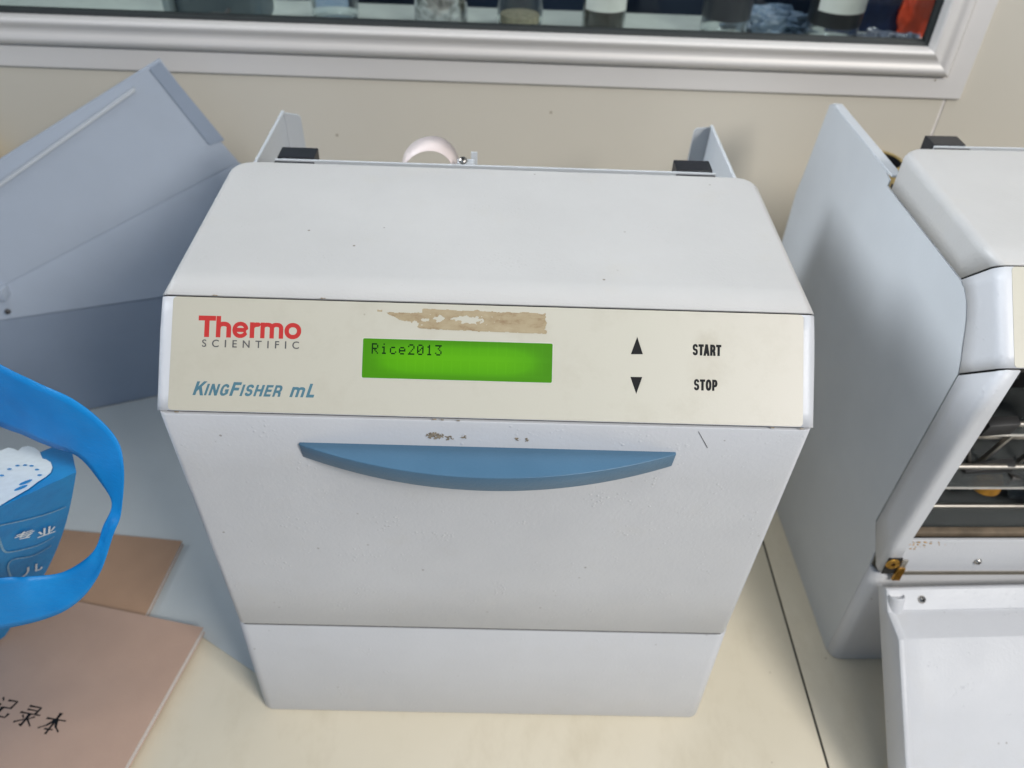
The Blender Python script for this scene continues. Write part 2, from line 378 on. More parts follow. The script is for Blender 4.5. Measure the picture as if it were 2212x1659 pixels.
def glyph(ch, w, s, xh=0.74):
    """centre lines of a bold grotesque letter, cap height 1, width w, stroke s"""
    l, r, t, b = s/2, w-s/2, 1-s/2, s/2; e = 0.85
    if ch == 'T': return [[(0, t), (w, t)], [(w/2, 0), (w/2, 1)]]
    if ch == 'I': return [[(w/2, 0), (w/2, 1)]]
    if ch == 'L': return [[(l, 0), (l, 1)], [(0, b), (w, b)]]
    if ch == 'E': return [[(l, 0), (l, 1)], [(0, t), (w, t)], [(0, .51), (w*.94, .51)], [(0, b), (w, b)]]
    if ch == 'F': return [[(l, 0), (l, 1)], [(0, t), (w, t)], [(0, .50), (w*.92, .50)]]
    if ch == 'H': return [[(l, 0), (l, 1)], [(r, 0), (r, 1)], [(l, .52), (r, .52)]]
    if ch == 'N': return [[(l, 0), (l, 1)], [(r, 0), (r, 1)], [(l*.9, 1.0), (w-l*.9, 0.0)]]
    if ch == 'K': return [[(l, 0), (l, 1)], [(l, .30), (r+s*.1, 1.1)], [(w*.46, .62), (r+s*.15, -.1)]]
    if ch == 'A': return [[(l*.85, -.06), (w/2, 1.05)], [(w-l*.85, -.06), (w/2, 1.05)], [(w*.24, .28), (w*.76, .28)]]
    if ch in 'PR':
        m = .44 if ch == 'R' else .42; q = (t-m)/2
        g = [[(l, 0), (l, 1)], [(l, t), (w*.5, t)]+arc_(w*.52, m+q, r-w*.52, q, 90, -90, 10, e)+[(l, m)]]
        if ch == 'R': g.append([(w*.50, m), (w*.62, m-.02), (r-s*.05, .30), (r+s*.08, 0)])
        return g
    if ch == 'O': return [arc_(w/2, .5, w/2-l, .5-b+.01, 0, 360, 32, e)]
    if ch == 'G': return [arc_(w/2, .5, w/2-l, .5-b+.01, 32, 325, 28, e)+[(r, .20), (r, .45)], [(w*.56, .45), (w, .45)]]
    if ch == 'S':
        q = (t-b)/4+.003; rx = w/2-l
        return [arc_(w/2, b+3*q, rx, q, 12, 250, 18, e)+arc_(w/2, b+q, rx, q, 70, -168, 18, e)]
    if ch == 'h': return [[(l, 0), (l, 1)], [(l, xh*.55)]+arc_(w/2, xh-s/2-.19, w/2-l, .19, 170, 0, 12, e)+[(r, 0)]]
    if ch == 'r': return [[(l, 0), (l, xh)], [(l, xh*.5)]+arc_(w*.92, xh-s/2-.22, w*.92-l, .22, 170, 88, 10, e)+[(w, xh-s/2)]]
    if ch == 'm':
        h = (w-s)/2; g = [[(l, 0), (l, xh)]]
        for k in (0, 1): g.append([(l+h*k, xh*.5)]+arc_(l+h*k+h/2, xh-s/2-.17, h/2, .17, 165, 0, 10, e)+[(l+h*(k+1), 0)])
        return g
    if ch == 'o': return [arc_(w/2, xh/2, w/2-l, xh/2-b+.012, 0, 360, 32, .95)]
    if ch == 'e': return [arc_(w/2, xh/2, w/2-l, xh/2-b+.012, 4, 332, 28, .95), [(l, xh*.50), (r, xh*.50)]]
def lettering(name, word, x0, base, hgt, place, mat, parent, shear=0.0, cell=0.00010, thick=0.0001, gap=0.07):
    """word = [(char, width, stroke, scale)], in cap heights; built as fine scan lines on the plane"""
    items = []; x = 0.0; total = 0
    for ch, w, s, sc, kern in word:
        if ch != ' ':
            items.append((glyph(ch, w, s), x, s/2, sc, w))
        x += (w+gap+kern)*sc
    bm = bmesh.new(); ny = int(hgt/cell); rowh = 1.0/ny
    for (G_, gx, hs, sc, w) in items:
        segs = []
        for P in G_:
            cl = (abs(P[0][0]-P[-1][0])+abs(P[0][1]-P[-1][1]) < 1e-6)
            for i in range(len(P)-1): segs.append((P[i], P[i+1], i == 0 and not cl, i == len(P)-2 and not cl))
        rows = int(ny*sc+0.5)
        def inside(u, v):
            for (a, b, c0, c1) in segs:
                dx, dy = b[0]-a[0], b[1]-a[1]; L = dx*dx+dy*dy
                if L == 0: continue
                t = ((u-a[0])*dx+(v-a[1])*dy)/L
                if (t < 0 and c0) or (t > 1 and c1): continue
                t = min(1, max(0, t)); ex, ey = u-a[0]-t*dx, v-a[1]-t*dy
                if ex*ex+ey*ey <= hs*hs: return True
            return False
        nx = int((w+0.1)*hgt*sc/cell)
        for j in range(-1, rows+1):
            v = (j+0.5)/rows
            if v < -0.012 or v > 1.012: continue
            run = None
            for i in range(-4, nx+4):
                u = (i+0.5)*cell/(hgt*sc)
                ins = inside(u, v)
                if ins and run is None: run = i
                if (not ins or i == nx+3) and run is not None:
                    y0, y1 = base+j/rows*hgt*sc, base+(j+1)/rows*hgt*sc; xs0, xs1 = run*cell, i*cell
                    X = x0+gx*hgt
                    bm.faces.new([bm.verts.new(place(X+p+shear*(q-base), q)) for p, q in ((xs0, y0), (xs1, y0), (xs1, y1), (xs0, y1))])
                    run = None
    return from_bm(name, bm, mat, parent)
def screw(name, loc, rad, mat, parent, normal=(0, 0, 1), cross=True):
    q = Vector(normal).to_track_quat('Z', 'Y').to_matrix()
    o = lathe(name, [(0, 0.30*rad), (0.22*rad, 0.30*rad), (0.30*rad, 0.75*rad), (0.62*rad, 0.68*rad), (0.92*rad, 0.36*rad), (rad, 0)], mat, parent, 20, loc, q)
    if cross:
        bm = bmesh.new()
        for a in (0.4, 0.4+math.pi/2):
            box_bm(bm, -0.55*rad, 0.55*rad, -0.11*rad, 0.11*rad, 0.45*rad, 0.80*rad, 0, M=Matrix.Translation(Vector(loc)) @ (q @ Matrix.Rotation(a, 3, 'Z')).to_4x4())
        from_bm('screw_slot', bm, M['seam'], o)
    return o
def rot2(bm, M4): bmesh.ops.transform(bm, matrix=M4, verts=bm.verts)

def wedge_side(name, sx, root, mat, rim=0.004):
    """flat side panel following the curved nose; outline in (y,z)"""
    g = 0.0012
    out = [(0.0105, 0.0), (0.0105, 0.1263), (0.0120, 0.1420), (0.0235, 0.1580+0.002), (GD[0]+g, GD[1]+0.004), (GC[0]+g, GC[1])]
    out += [(y+g*0.9, z-g*0.5) for y, z in reversed(nose[1:-1])]
    out += [(GB[0], GB[1]-g), (GT0[0]+0.001, GT0[1]-g), (GT0[0]+0.001, GT0[1]+0.004), (0.200, 0.3795), (0.332, 0.3800), (0.3355, 0.3780), (0.350, 0.30), (0.355, 0.28), (0.355, 0.0)]
    x = sx*HW
    bm = bmesh.new()
    a = [bm.verts.new((x, y, z)) for y, z in out]; b = [bm.verts.new((x-sx*0.0014, y, z)) for y, z in out]
    bm.faces.new(a); bm.faces.new(b[::-1])
    n = len(out)
    for i in range(n): bm.faces.new((a[i], b[i], b[(i+1) % n], a[(i+1) % n]))
    # folded rim along the rear top edge and the inward rear flange
    xa_, xb_ = x-sx*0.0004, x-sx*rim
    box_bm(bm, min(xa_, xb_), max(xa_, xb_), 0.188, 0.331, 0.3792, 0.3812, 0.0005)
    bmesh.ops.recalc_face_normals(bm, faces=bm.faces)
    o = from_bm(name, bm, mat, root)
    q = bmesh.new()
    x1 = x-sx*0.0016; x2 = x-sx*0.0150
    vs = [(x1, 0.3330, 0.3780), (x2+sx*0.002, 0.3335, 0.3765), (x2, 0.3340, 0.3740), (x2, 0.3500, 0.24), (x1, 0.3500, 0.24)]
    v1 = [q.verts.new(v) for v in vs]; v2 = [q.verts.new((v[0], v[1]+0.0014, v[2])) for v in vs]
    q.faces.new(v1); q.faces.new(v2[::-1])
    for i in range(5): q.faces.new((v1[i], v2[i], v2[(i+1) % 5], v1[(i+1) % 5]))
    bmesh.ops.recalc_face_normals(q, faces=q.faces)
    from_bm('rear_flange', q, mat, o)
    return o

LCDFONT = {'R': "11110 10001 10001 11110 10100 10010 10001", 'i': "00100 00000 01100 00100 00100 00100 01110",
           'c': "00000 00000 01110 10000 10000 10001 01110", 'e': "00000 00000 01110 10001 11111 10000 01110",
           '2': "01110 10001 00001 00010 00100 01000 11111", '0': "01110 10001 10011 10101 11001 10001 01110",
           '1': "00100 01100 00100 00100 00100 00100 01110", '3': "11111 00010 00100 00010 00001 10001 01110"}
def mask_sheet(name, x0, x1, s0, s1, cell, inside, place, mat, parent, thick=0.0001):
    nx = int((x1-x0)/cell); ny = int((s1-s0)/cell); bm = bmesh.new(); idx = {}
    def vert(i, j):
        if (i, j) not in idx:
            jx = cell*0.35*noise.noise(Vector((i*0.9, j*0.9, 3.1))); jy = cell*0.35*noise.noise(Vector((i*0.9, j*0.9, 9.7)))
            idx[(i, j)] = bm.verts.new(place(x0+i*cell+jx, s0+j*cell+jy))
        return idx[(i, j)]
    for i in range(nx):
        for j in range(ny):
            u = x0+(i+0.5)*cell; v = s0+(j+0.5)*cell
            if inside(u, v): bm.faces.new((vert(i, j), vert(i+1, j), vert(i+1, j+1), vert(i, j+1)))
    o = from_bm(name, bm, mat, parent); solid(o, thick, 1); return o

def build_machine(root, opened, full):
    P = M['paint']
    # top cover
    rows = []
    r = 0.0105
    ys = [A_[0]-r*(1-math.sin(math.pi/2*k/8)) for k in range(8, -1, -1)]
    rows.append(((A_[0]+0.0004, A_[1]-0.004), (GT0[0]+0.0004, GT0[1]), r*0.92))
    rows.append(((A_[0], A_[1]-0.0008), GT0, r*0.86))
    for y in ys:
        t = (y-B_[0])/(A_[0]-B_[0]); dy = y-(A_[0]-r)
        ins = r-math.sqrt(max(0, r*r-dy*dy))
        ins = min(ins, r*0.85)
        rows.append(((y, B_[1]+(A_[1]-B_[1])*t), (GB[0]+(GT0[0]-GB[0])*t, GB[1]+(GT0[1]-GB[1])*t), ins))
    for k in range(1, 7):
        t = (A_[0]-r-B_[0])/(A_[0]-B_[0])*(1-k/6)
        t = max(t, 0.0035)
        rows.append((lerp2(B_, A_, t), lerp2(GB, GT0, t), 0))
    shell('top_cover', rows, across(), M['paint_top'], root)
    # control panel
    n = len(nose); rows = []
    for i in range(n):
        t = i/(n-1); t = 0.018+0.966*t
        gi = t*(n-1); k = min(int(gi), n-2); g = lerp2(nose[k], nose[k+1], gi-k)
        rows.append((lerp2(B_, C_, t), g, 0))
    cp = shell('control_panel', rows, across(), P, root)
    # dark joints under the seams
    for O, G in ((B_, GB), (C_, GC)):
        acr = across(); vs = []
        for sgn in (-1, 1):
            for (x, d) in acr:
                dd = d/FD; y = O[0]+(G[0]-O[0])*dd; z = O[1]+(G[1]-O[1])*dd
                nx = (HW-0.0022)/HW
                cy, cz = 0.12, 0.25
                vs.append((x*nx, y+(cy-y)*0.014+FT.x*0.0014*sgn, z+(cz-z)*0.014+FT.y*0.0014*sgn))
        m = len(acr); fs = [(k, k+1, m+k+1, m+k) for k in range(m-1)]
        pydata('joint_strip', vs, fs, M['seam'], root)
    # door position
    ft = Vector((C_[0]-D_[0], C_[1]-D_[1]))
    def frame_rows(t0, t1, k=6): return [(lerp2(C_, D_, t0+(t1-t0)*i/k), lerp2(GC, (GD[0], GD[1]), t0+(t1-t0)*i/k), 0) for i in range(k+1)]
    # side cheeks of the front frame (side flange + narrow front strip)
    for sx in (-1, 1):
        if opened:
            rr = 0.0060
            acr = [(-HW, FD), (-HW, 0.02)]+[(-HW+rr-rr*math.cos(math.pi/2*i/8), rr-rr*math.sin(math.pi/2*i/8)) for i in range(9)]+[(-HW+0.0128, 0.0), (-HW+0.0134, 0.0008), (-HW+0.0134, 0.014)]
            rows = frame_rows(0.004, 0.985, 6)
        else:
            acr = [(-HW, FD), (-HW, 0.0118), (-HW+0.006, 0.0118)]
            rows = frame_rows(0.004, 0.985, 6)
        if sx > 0: acr = [(-x, d) for x, d in reversed(acr)]
        shell('side_cheek', rows, acr, P, root)
    for sx in (-1, 1):
        gl = [(GT0[0], GT0[1])]+nose+[GD]; vs = []
        for k, (y, z) in enumerate(gl):
            a = gl[max(0, k-1)]; b = gl[min(len(gl)-1, k+1)]; dv = Vector((b[0]-a[0], b[1]-a[1])).normalized()
            for o_ in (-0.0026, 0.0014): vs.append((sx*(HW-0.0020), y-dv.y*o_, z+dv.x*o_))
        pydata('side_joint', vs, [(2*k, 2*k+1, 2*k+3, 2*k+2) for k in range(len(gl)-1)], M['seam'], root)
    for sx in (-1, 1): wedge_side('side_panel', sx, root, M['paint_side'], 0.0090 if opened else 0.0030)
    # base: front apron with rounded vertical corners running back into the sides
    rb = 0.0090
    prof = [(-HW+0.0004, 0.0105)]+[(-HW+rb-rb*math.cos(math.pi/2*i/8), rb-rb*math.sin(math.pi/2*i/8)) for i in range(9)]
    prof = prof+[(-x, d) for x, d in reversed(prof)]
    zt = 0.1263-0.0014
    vs = []; m = len(prof)
    levels = [(0.0, 0.0018), (0.0008, 0.0006), (0.0024, 0.0), (zt-0.0008, 0.0), (zt-0.0001, 0.0005), (zt, 0.003)]
    for z, ins in levels:
        for x, d in prof: vs.append((x*(HW-ins)/HW, d+ins, z))
    fs = [(j*m+k, j*m+k+1, (j+1)*m+k+1, (j+1)*m+k) for j in range(len(levels)-1) for k in range(m-1)]
    pydata('base_apron', vs, fs, P, root, True, 50)
    # back closure
    box('rear_panel', (-HW+0.004, HW-0.004, 0.345, 0.3465, 0.002, 0.25), M['paint_side'], root)
    # rear beam with black hinge pads
    bx0, bx1 = -0.1555, 0.1560
    bm = bmesh.new()
    box_bm(bm, bx0, bx1, 0.1935, 0.1948, 0.3700, 0.4030, 0.0004)
    box_bm(bm, bx0+0.004, bx1-0.004, 0.1950, 0.1968, 0.3985, 0.4022, 0.0003)
    beam = from_bm('rear_beam', bm, M['paint_side'], root)
    for x0, x1 in ((-0.1555, -0.1275), (0.1275, 0.1555)):
        bm = bmesh.new(); box_bm(bm, x0, x1, 0.1888, 0.1933, 0.3940, 0.4020, 0.0006); box_bm(bm, x0+0.001, x1-0.001, 0.1976, 0.2140, 0.3850, 0.4030, 0.0007)
        from_bm('hinge_pad', bm, M['black'], beam)
    for x in (-0.098, 0.104):
        screw('rivet', (x, 0.1933, 0.3985), 0.0012, M['paint_side'], beam, (0, -1, 0), False)
    # ---- control film
    x0, x1, s0, s1, rc = -0.1752, 0.1752, 0.0014, 0.0640, 0.0022
    pts = []
    for cx, cy, a0 in ((x1-rc, s1-rc, 0), (x0+rc, s1-rc, 90), (x0+rc, s0+rc, 180), (x1-rc, s0+rc, 270)):
        for k in range(6):
            a = math.radians(a0+18*k); pts.append((cx+rc*math.cos(a), cy+rc*math.sin(a)))
    bm = bmesh.new()
    bm.faces.new([bm.verts.new(film_pt(u, v, 0.00005)) for u, v in pts])
    film = from_bm('control_film', bm, M['film'], root); solid(film, 0.0003, 1)
    H = 0.00036
    if full:
        pl = lambda u, v: film_pt(u, v+(u+0.13)*0.006, H)
        lettering('red_lettering', [('T', .80, .23, 1, -.03), ('h', .70, .215, 1, 0), ('e', .74, .19, 1, .01), ('r', .40, .21, 1, .035), ('m', 1.06, .20, 1, 0), ('o', .78, .205, 1, 0)], -0.1608, 0.0421, 0.01185, pl, M['ink_red'], film, gap=.055)
        T = text_mesh('SCIENTIFIC', bold=0.012, space=1.95)
        lay([(T[0], T[1], -0.1583, -0.1052, 0.0366, 0.0408)], pl, 'grey_lettering', M['ink_grey'], film)
        k = .21; q = .84
        lettering('teal_lettering', [('K', .76, k, 1, -.12), ('I', k, k, q, 0), ('N', .72, k, q, 0), ('G', .70, k, q, .02), ('F', .60, k, 1, -.03), ('I', k, k, q, 0), ('S', .62, k, q, 0), ('H', .70, k, q, 0), ('E', .58, k, q, 0), ('R', .66, k, q, 0), (' ', .38, k, 1, 0), ('m', .98, .20, 1.0, 0.02), ('L', .56, k, 1, 0)], -0.1622, 0.0100, 0.0076, pl, M['ink_teal'], film, shear=.30, gap=.170)
        pl2 = lambda u, v: film_pt(u, v, H)
        k = .215
        lettering('start_lettering', [('S', .47, k*.92, 1, 0), ('T', .47, k, 1, -.06), ('A', .54, k, 1, 0), ('R', .48, k, 1, 0), ('T', .47, k, 1, 0)], 0.1130, 0.0395, 0.0063, pl2, M['ink_black'], film, gap=.045)
        lettering('stop_lettering', [('S', .48, k*.92, 1, 0), ('T', .48, k, 1, 0), ('O', .52, k, 1, 0.01), ('P', .48, k, 1, 0)], 0.1140, 0.0200, 0.0062, pl2, M['ink_black'], film, gap=.05)
        for nm, tri in (('up_arrow', [(0.0785, 0.0391), (0.0852, 0.0393), (0.0819, 0.0489)]), ('down_arrow', [(0.0785, 0.0265), (0.0819, 0.0171), (0.0851, 0.0266)])):
            bm = bmesh.new(); bm.faces.new([bm.verts.new(film_pt(u, v, H)) for u, v in tri]); a = from_bm(nm, bm, M['ink_black'], film); solid(a, 0.0001, 1)
        # display with its pale surround
        def rr(x0, x1, s0, s1, rc, h):
            p = []
            for cx, cy, a0 in ((x1-rc, s1-rc, 0), (x0+rc, s1-rc, 90), (x0+rc, s0+rc, 180), (x1-rc, s0+rc, 270)):
                for k in range(4): a = math.radians(a0+30*k); p.append(film_pt(cx+rc*math.cos(a), cy+rc*math.sin(a), h))
            return p
        lx0, lx1, ls0, ls1 = -0.0701, 0.0349, 0.0219, 0.0438
        a = rr(lx0-0.0004, lx1+0.0004, ls0-0.0004, ls1+0.0004, 0.0010, H+0.0001); b = rr(lx0, lx1, ls0, ls1, 0.0008, H+0.0001)
        m = len(a); pydata('display_surround', a+b, [(i, (i+1) % m, m+(i+1) % m, m+i) for i in range(m)], simple('pale_film_edge', (0.56, 0.54, 0.47), 0.4), film)
        bm = bmesh.new(); bm.faces.new([bm.verts.new(v) for v in b])
        lcd = from_bm('green_display', bm, M['lcd'], film)
        bm = bmesh.new(); pw = 0.00072; cx0 = -0.0648
        for ci, ch in enumerate('Rice2013'):
            for ri, row in enumerate(LCDFONT[ch].split()):
                for k, c in enumerate(row):
                    if c == '1':
                        u = cx0+ci*0.00500+k*pw; v = 0.0408-ri*0.00084-0.00001*ci
                        q = 0.00037
                        bm.faces.new([bm.verts.new(film_pt(u+a_*q, v+b_*q*1.12, H+0.00016)) for a_, b_ in ((-1, -1), (1, -1), (1, 1), (-1, 1))])
        from_bm('display_text', bm, M['lcd_ink'], film)
        # faint unlit character cells
        bm = bmesh.new()
        for row, s in ((0, 0.0394), (1, 0.0290)):
            for ci in range(20):
                if row == 0 and ci < 8: continue
                u = cx0+0.0019+ci*0.00500-0.0004
                p = [(u-0.0021, s-0.0036), (u+0.0021, s-0.0036), (u+0.0021, s+0.0036), (u-0.0021, s+0.0036)]
                if p[1][0] < lx1-0.0005: bm.faces.new([bm.verts.new(film_pt(a_, b_, H+0.00014)) for a_, b_ in p])
        cm = NT('unlit_cells'); cm.t.nodes.remove(cm.b); tb = cm.new('ShaderNodeBsdfTransparent', i_Color=(0.975, 0.98, 0.975, 1)); cm.l.new(tb.outputs[0], cm.n['Material Output'].inputs[0])
        from_bm('display_cells', bm, cm.m, film)
        # torn tape residue over the display
        def stain(u, v):
            N = lambda k, a, b=0: noise.noise(Vector((u*k, v*k*1.6, a)))
            x = u; L = -0.0630; R = 0.0308
            top = 0.0607+0.0010*N(260, 1)+(-0.0022 if x < -0.038 else 0)*(1 if x > -0.06 else 0.4)
            top -= max(0, (-0.042-x))*0.05
            bot = 0.0492+0.0004*N(400, 2)+0.0003
            if x < -0.035: bot = 0.0492+(-0.035-x)*0.38+0.0022*N(180, 5)
            if x < -0.060: bot = 0.0582
            if not (L < x < R+0.0018*N(500, 3)): return False
            if not (bot < v < top): return False
            for (hx, hs, a, b) in ((-0.0120, 0.0555, 0.0085, 0.0022), (-0.0285, 0.0555, 0.0030, 0.0022), (-0.0365, 0.0545, 0.0026, 0.0008), (-0.0440, 0.0520, 0.006, 0.0016)):
                if ((x-hx)/a)**2+((v-hs)/b)**2+1.1*N(420, 8)+0.4*N(1000, 4) < 0.85: return False
            return N(700, 6) < 0.72
        mask_sheet('tape_residue', -0.064, 0.033, 0.0480, 0.0622, 0.00028, stain, lambda u, v: film_pt(u, v-0.0000+(u)*-0.012, H), M['tape'], film)
        # dirt along the joints
        bm = bmesh.new(); R_ = random.Random(3)
        for (u, v) in [(-0.152, 0.0654), (-0.093, 0.0654), (-0.170, 0.0003), (0.158, 0.0004), (0.175, 0.0002), (-0.030, -0.0001), (-0.026, -0.0002), (-0.017, -0.0002)]:
            for k in range(3):
                du = R_.uniform(-0.0012, 0.0012); r_ = R_.uniform(0.0003, 0.0008)
                c = film_pt(u+du, v+R_.uniform(-0.0002, 0.0002), 0.0001)
                bmesh.ops.create_icosphere(bm, subdivisions=1, radius=r_, matrix=Matrix.Translation(c) @ Matrix.Diagonal((1.3, 0.5, 0.6, 1)))
        o = from_bm('joint_dirt', bm, M['rust'], cp); o['kind'] = 'stuff'
    return cp

def door_skin(root, opened):
    """front door, local: u from hinge (0) to top (1)"""
    Lc = Vector((0, C_[0]-D_[0], C_[1]-D_[1])); Ld = Lc.length; Lu = Lc.normalized(); Nn = Vector((0, -Lu.z, Lu.y))  # outward
    return Lu, Nn, Ld

# ---- centre machine
m1 = empty('lab_instrument', (0, 0, 0), 'white bench instrument in the centre with lit green display and closed blue-handled door', 'instrument', 'white bench instruments by the wall')
build_machine(m1, False, True)
Lu, Nn, Ld = door_skin(m1, False)
def door_pt(x, u, h=0.0): return Vector((x, 0, D_[1])) + Vector((0, D_[0], 0)) + Lu*u + Nn*h
u0, u1 = 0.0014, Ld-0.0012
# door: rounded bottom corners, slightly proud
rr_ = 0.0050; acr = [(-HW+0.0002, 0.0112)]+[(-HW+rr_-rr_*math.cos(math.pi/2*i/8), rr_-rr_*math.sin(math.pi/2*i/8)) for i in range(9)]
xs = [-HW+rr_+(2*HW-2*rr_)*i/24 for i in range(1, 24)]
acr = acr+[(x, 0) for x in xs]+[(-x, d) for x, d in reversed(acr)]
vs = []; rows = [(u0+0.0002, 0.003), (u0, 0.0004), (u0+0.0005, 0.0), (0.06, 0), (0.12, 0), (0.18, 0), (u1-0.0006, 0.0), (u1, 0.0005), (u1-0.0001, 0.003)]
for u, dd in rows:
    for x, d in acr: vs.append(door_pt(x*(HW-0.0024)/HW, u, 0.0002-d-dd))
m = len(acr)
door = pydata('front_door', vs, [(j*m+k, j*m+k+1, (j+1)*m+k+1, (j+1)*m+k) for j in range(len(rows)-1) for k in range(m-1)], M['paint'], m1, True, 50)
# handle: flat-topped crescent
bm = bmesh.new(); hz = 0.3310; xa, xb = -0.1068, 0.1082; N_ = 56
def arc(t, depth): return -0.0141-0.0003-depth*(1-(2*t-1)**2)
top_f = []; bot_f = []; top_b = []; bot_b = []
for i in range(N_+1):
    t = i/N_; x = xa+(xb-xa)*t
    e = min(1, min(t, 1-t)*N_/0.8)
    th = 0.0122+0.0010*(1-(2*t-1)**2)
    yf = arc(t, 0.0222)-0.0012
    yb = -0.0141+0.0006
    top_f.append((x, yf, hz)); bot_f.append((x*0.996, yf+0.0022, hz-th)); top_b.append((x, yb, hz+0.0000)); bot_b.append((x*0.996, yb+0.0006, hz-th))
V = [[bm.verts.new(p) for p in L] for L in (top_b, top_f, bot_f, bot_b)]
for i in range(N_):
    for a, b in ((0, 1), (1, 2), (2, 3)): bm.faces.new((V[a][i], V[b][i], V[b][i+1], V[a][i+1]))
bm.faces.new([V[k][0] for k in (3, 2, 1, 0)]); bm.faces.new([V[k][N_] for k in (0, 1, 2, 3)])
bmesh.ops.recalc_face_normals(bm, faces=bm.faces)
bmesh.ops.bevel(bm, geom=[e for e in bm.edges if e.calc_face_angle(0) > 0.6], offset=0.0006, segments=2, profile=0.5, affect='EDGES')
handle = from_bm('door_handle', bm, M['handle'], door, True, 60)
# brown residue above the handle, a scratch
def blot(cx, cs, rx, rs, seed, thr):
    def f(u, v):
        q = ((u-cx)/rx)**2+((v-cs)/rs)**2
        return q < 1 and noise.noise(Vector((u*700, v*700, seed)))+0.5*noise.noise(Vector((u*1500, v*1500, seed))) > thr+0.4*q
    return f
zz = lambda z: (z-D_[1])/Lu.z
for (cx, cz, rx, rz, sd, th) in ((-0.0295, 0.3398, 0.0052, 0.0030, 1, -0.35), (-0.0215, 0.3380, 0.003, 0.0024, 2, -0.05), (-0.0130, 0.3393, 0.0022, 0.0014, 3, -0.2), (0.0172, 0.3388, 0.0020, 0.0020, 9, 0.05), (0.0225, 0.3383, 0.0018, 0.0018, 6, -0.1)):
    mask_sheet('dirt_residue', cx-rx, cx+rx, zz(cz)-rz, zz(cz)+rz, 0.00028, blot(cx, zz(cz), rx, rz, sd, th), lambda u, v: door_pt(u, v, 0.0004), M['rust'], door, 0.00005)
a = door_pt(0.1176, zz(0.3490), 0.0004); b = door_pt(0.1253, zz(0.3355), 0.0004)
sx_ = Vector((0.00016, 0, 0)); pydata('scratch', [a-sx_, a+sx_, b+sx_*2, b-sx_], [(0, 1, 2, 3)], M['ink_grey'], door)
# dark line behind the door's lower joint
box('joint_strip', (-HW+0.006, HW-0.006, 0.0012, 0.004, 0.1240, 0.1285), M['seam'], m1)
for k in range(4): pass
# ribbon cable, screw and bracket behind the rear beam
vs = []; fs = []; N_ = 40; cx = -0.0472; rx = 0.0215
for i in range(N_+1):
    a = math.pi*i/N_; x = cx-rx*math.cos(a)*(1.0+0.10*math.cos(a)); z = 0.3800+0.0255*math.sin(a)**0.9+0.0005
    if i < 1 or i > N_-1: z -= 0.02
    vs += [(cx+(x-cx)*0.93, 0.2080, z+0.0002), (x, 0.2310, z+0.0010)]
for i in range(N_): fs.append((2*i, 2*i+2, 2*i+3, 2*i+1))
rib = pydata('ribbon_cable', vs, fs, M['ribbon'], m1, True, 80); solid(rib, 0.0004, 0)
box('cable_bracket', (-0.0185, -0.0140, 0.2150, 0.2162, 0.37, 0.4030), M['paint_side'], m1, 0.0003)
box('cable_clamp', (-0.0280, -0.0160, 0.2020, 0.2095, 0.370, 0.4006), M['paint_side'], m1, 0.0005)
screw('clamp_screw', (-0.0238, 0.2045, 0.4010), 0.0032, M['steel'], m1, (0, -0.55, 0.83))

# ---- right machine, door hanging open
yw = 0.03; cy_, sy_ = math.cos(yw), math.sin(yw)
m2 = empty('lab_instrument', (0.3129+HW*cy_, 0.058+HW*sy_, 0), 'white bench instrument at the right with its front door hanging open on a dark inside', 'instrument', 'white bench instruments by the wall', yw)
build_machine(m2, True, False)
# inside: dark chamber
vs = [(-HW+0.016, 0.002, 0.127), (HW-0.016, 0.002, 0.127), (HW-0.016, 0.20, 0.127), (-HW+0.016, 0.20, 0.127), (-HW+0.016, 0.03, 0.350), (HW-0.016, 0.03, 0.350), (HW-0.016, 0.20, 0.36), (-HW+0.016, 0.20, 0.36)]
pydata('inner_chamber', vs, [(0, 1, 2, 3), (2, 6, 7, 3), (0, 3, 7, 4), (1, 5, 6, 2), (4, 7, 6, 5)], M['interior'], m2)
# sill band with screw above the hinge
bm = bmesh.new(); box_bm(bm, -HW+0.0135, HW-0.0135, -0.0012, 0.0016, 0.1275, 0.1710, 0.0005)
band = from_bm('front_sill', bm, M['paint'], m2)
screw('sill_screw', (-0.1068, -0.0013, 0.1455), 0.0030, M['steel'], band, (0, -1, 0))
box('sill_channel', (-HW+0.014, HW-0.0135, -0.0022, -0.0013, 0.1290, 0.1330), M['alum'], m2)
# corner opening with brass-coloured latch parts
bm = bmesh.new()
box_bm(bm, -HW+0.0035, -HW+0.0150, -0.0019, -0.0012, 0.1300, 0.1500, 0.0005)
from_bm('latch_opening', bm, M['seam'], m2)
lathe('latch_washer', [(0.0018, 0.0012), (0.0052, 0.0012), (0.0056, 0.0), (0.0018, 0.0)], M['brass'], m2, 24, (-HW+0.0085, -0.0021, 0.1432), Matrix.Rotation(math.radians(90), 3, 'X'))
bm = bmesh.new()
for k in range(5): box_bm(bm, -HW+0.0140+k*0.0013, -HW+0.0149+k*0.0013, -0.004, -0.0015, 0.1235, 0.1385, 0.0002, M=Matrix.Translation((0, 0, 0)))
from_bm('latch_spring', bm, M['brass'], m2)
box('latch_plate', (-HW+0.0150, -HW+0.0200, -0.0028, -0.0013, 0.1360, 0.1480), M['alum'], m2, 0.0008)
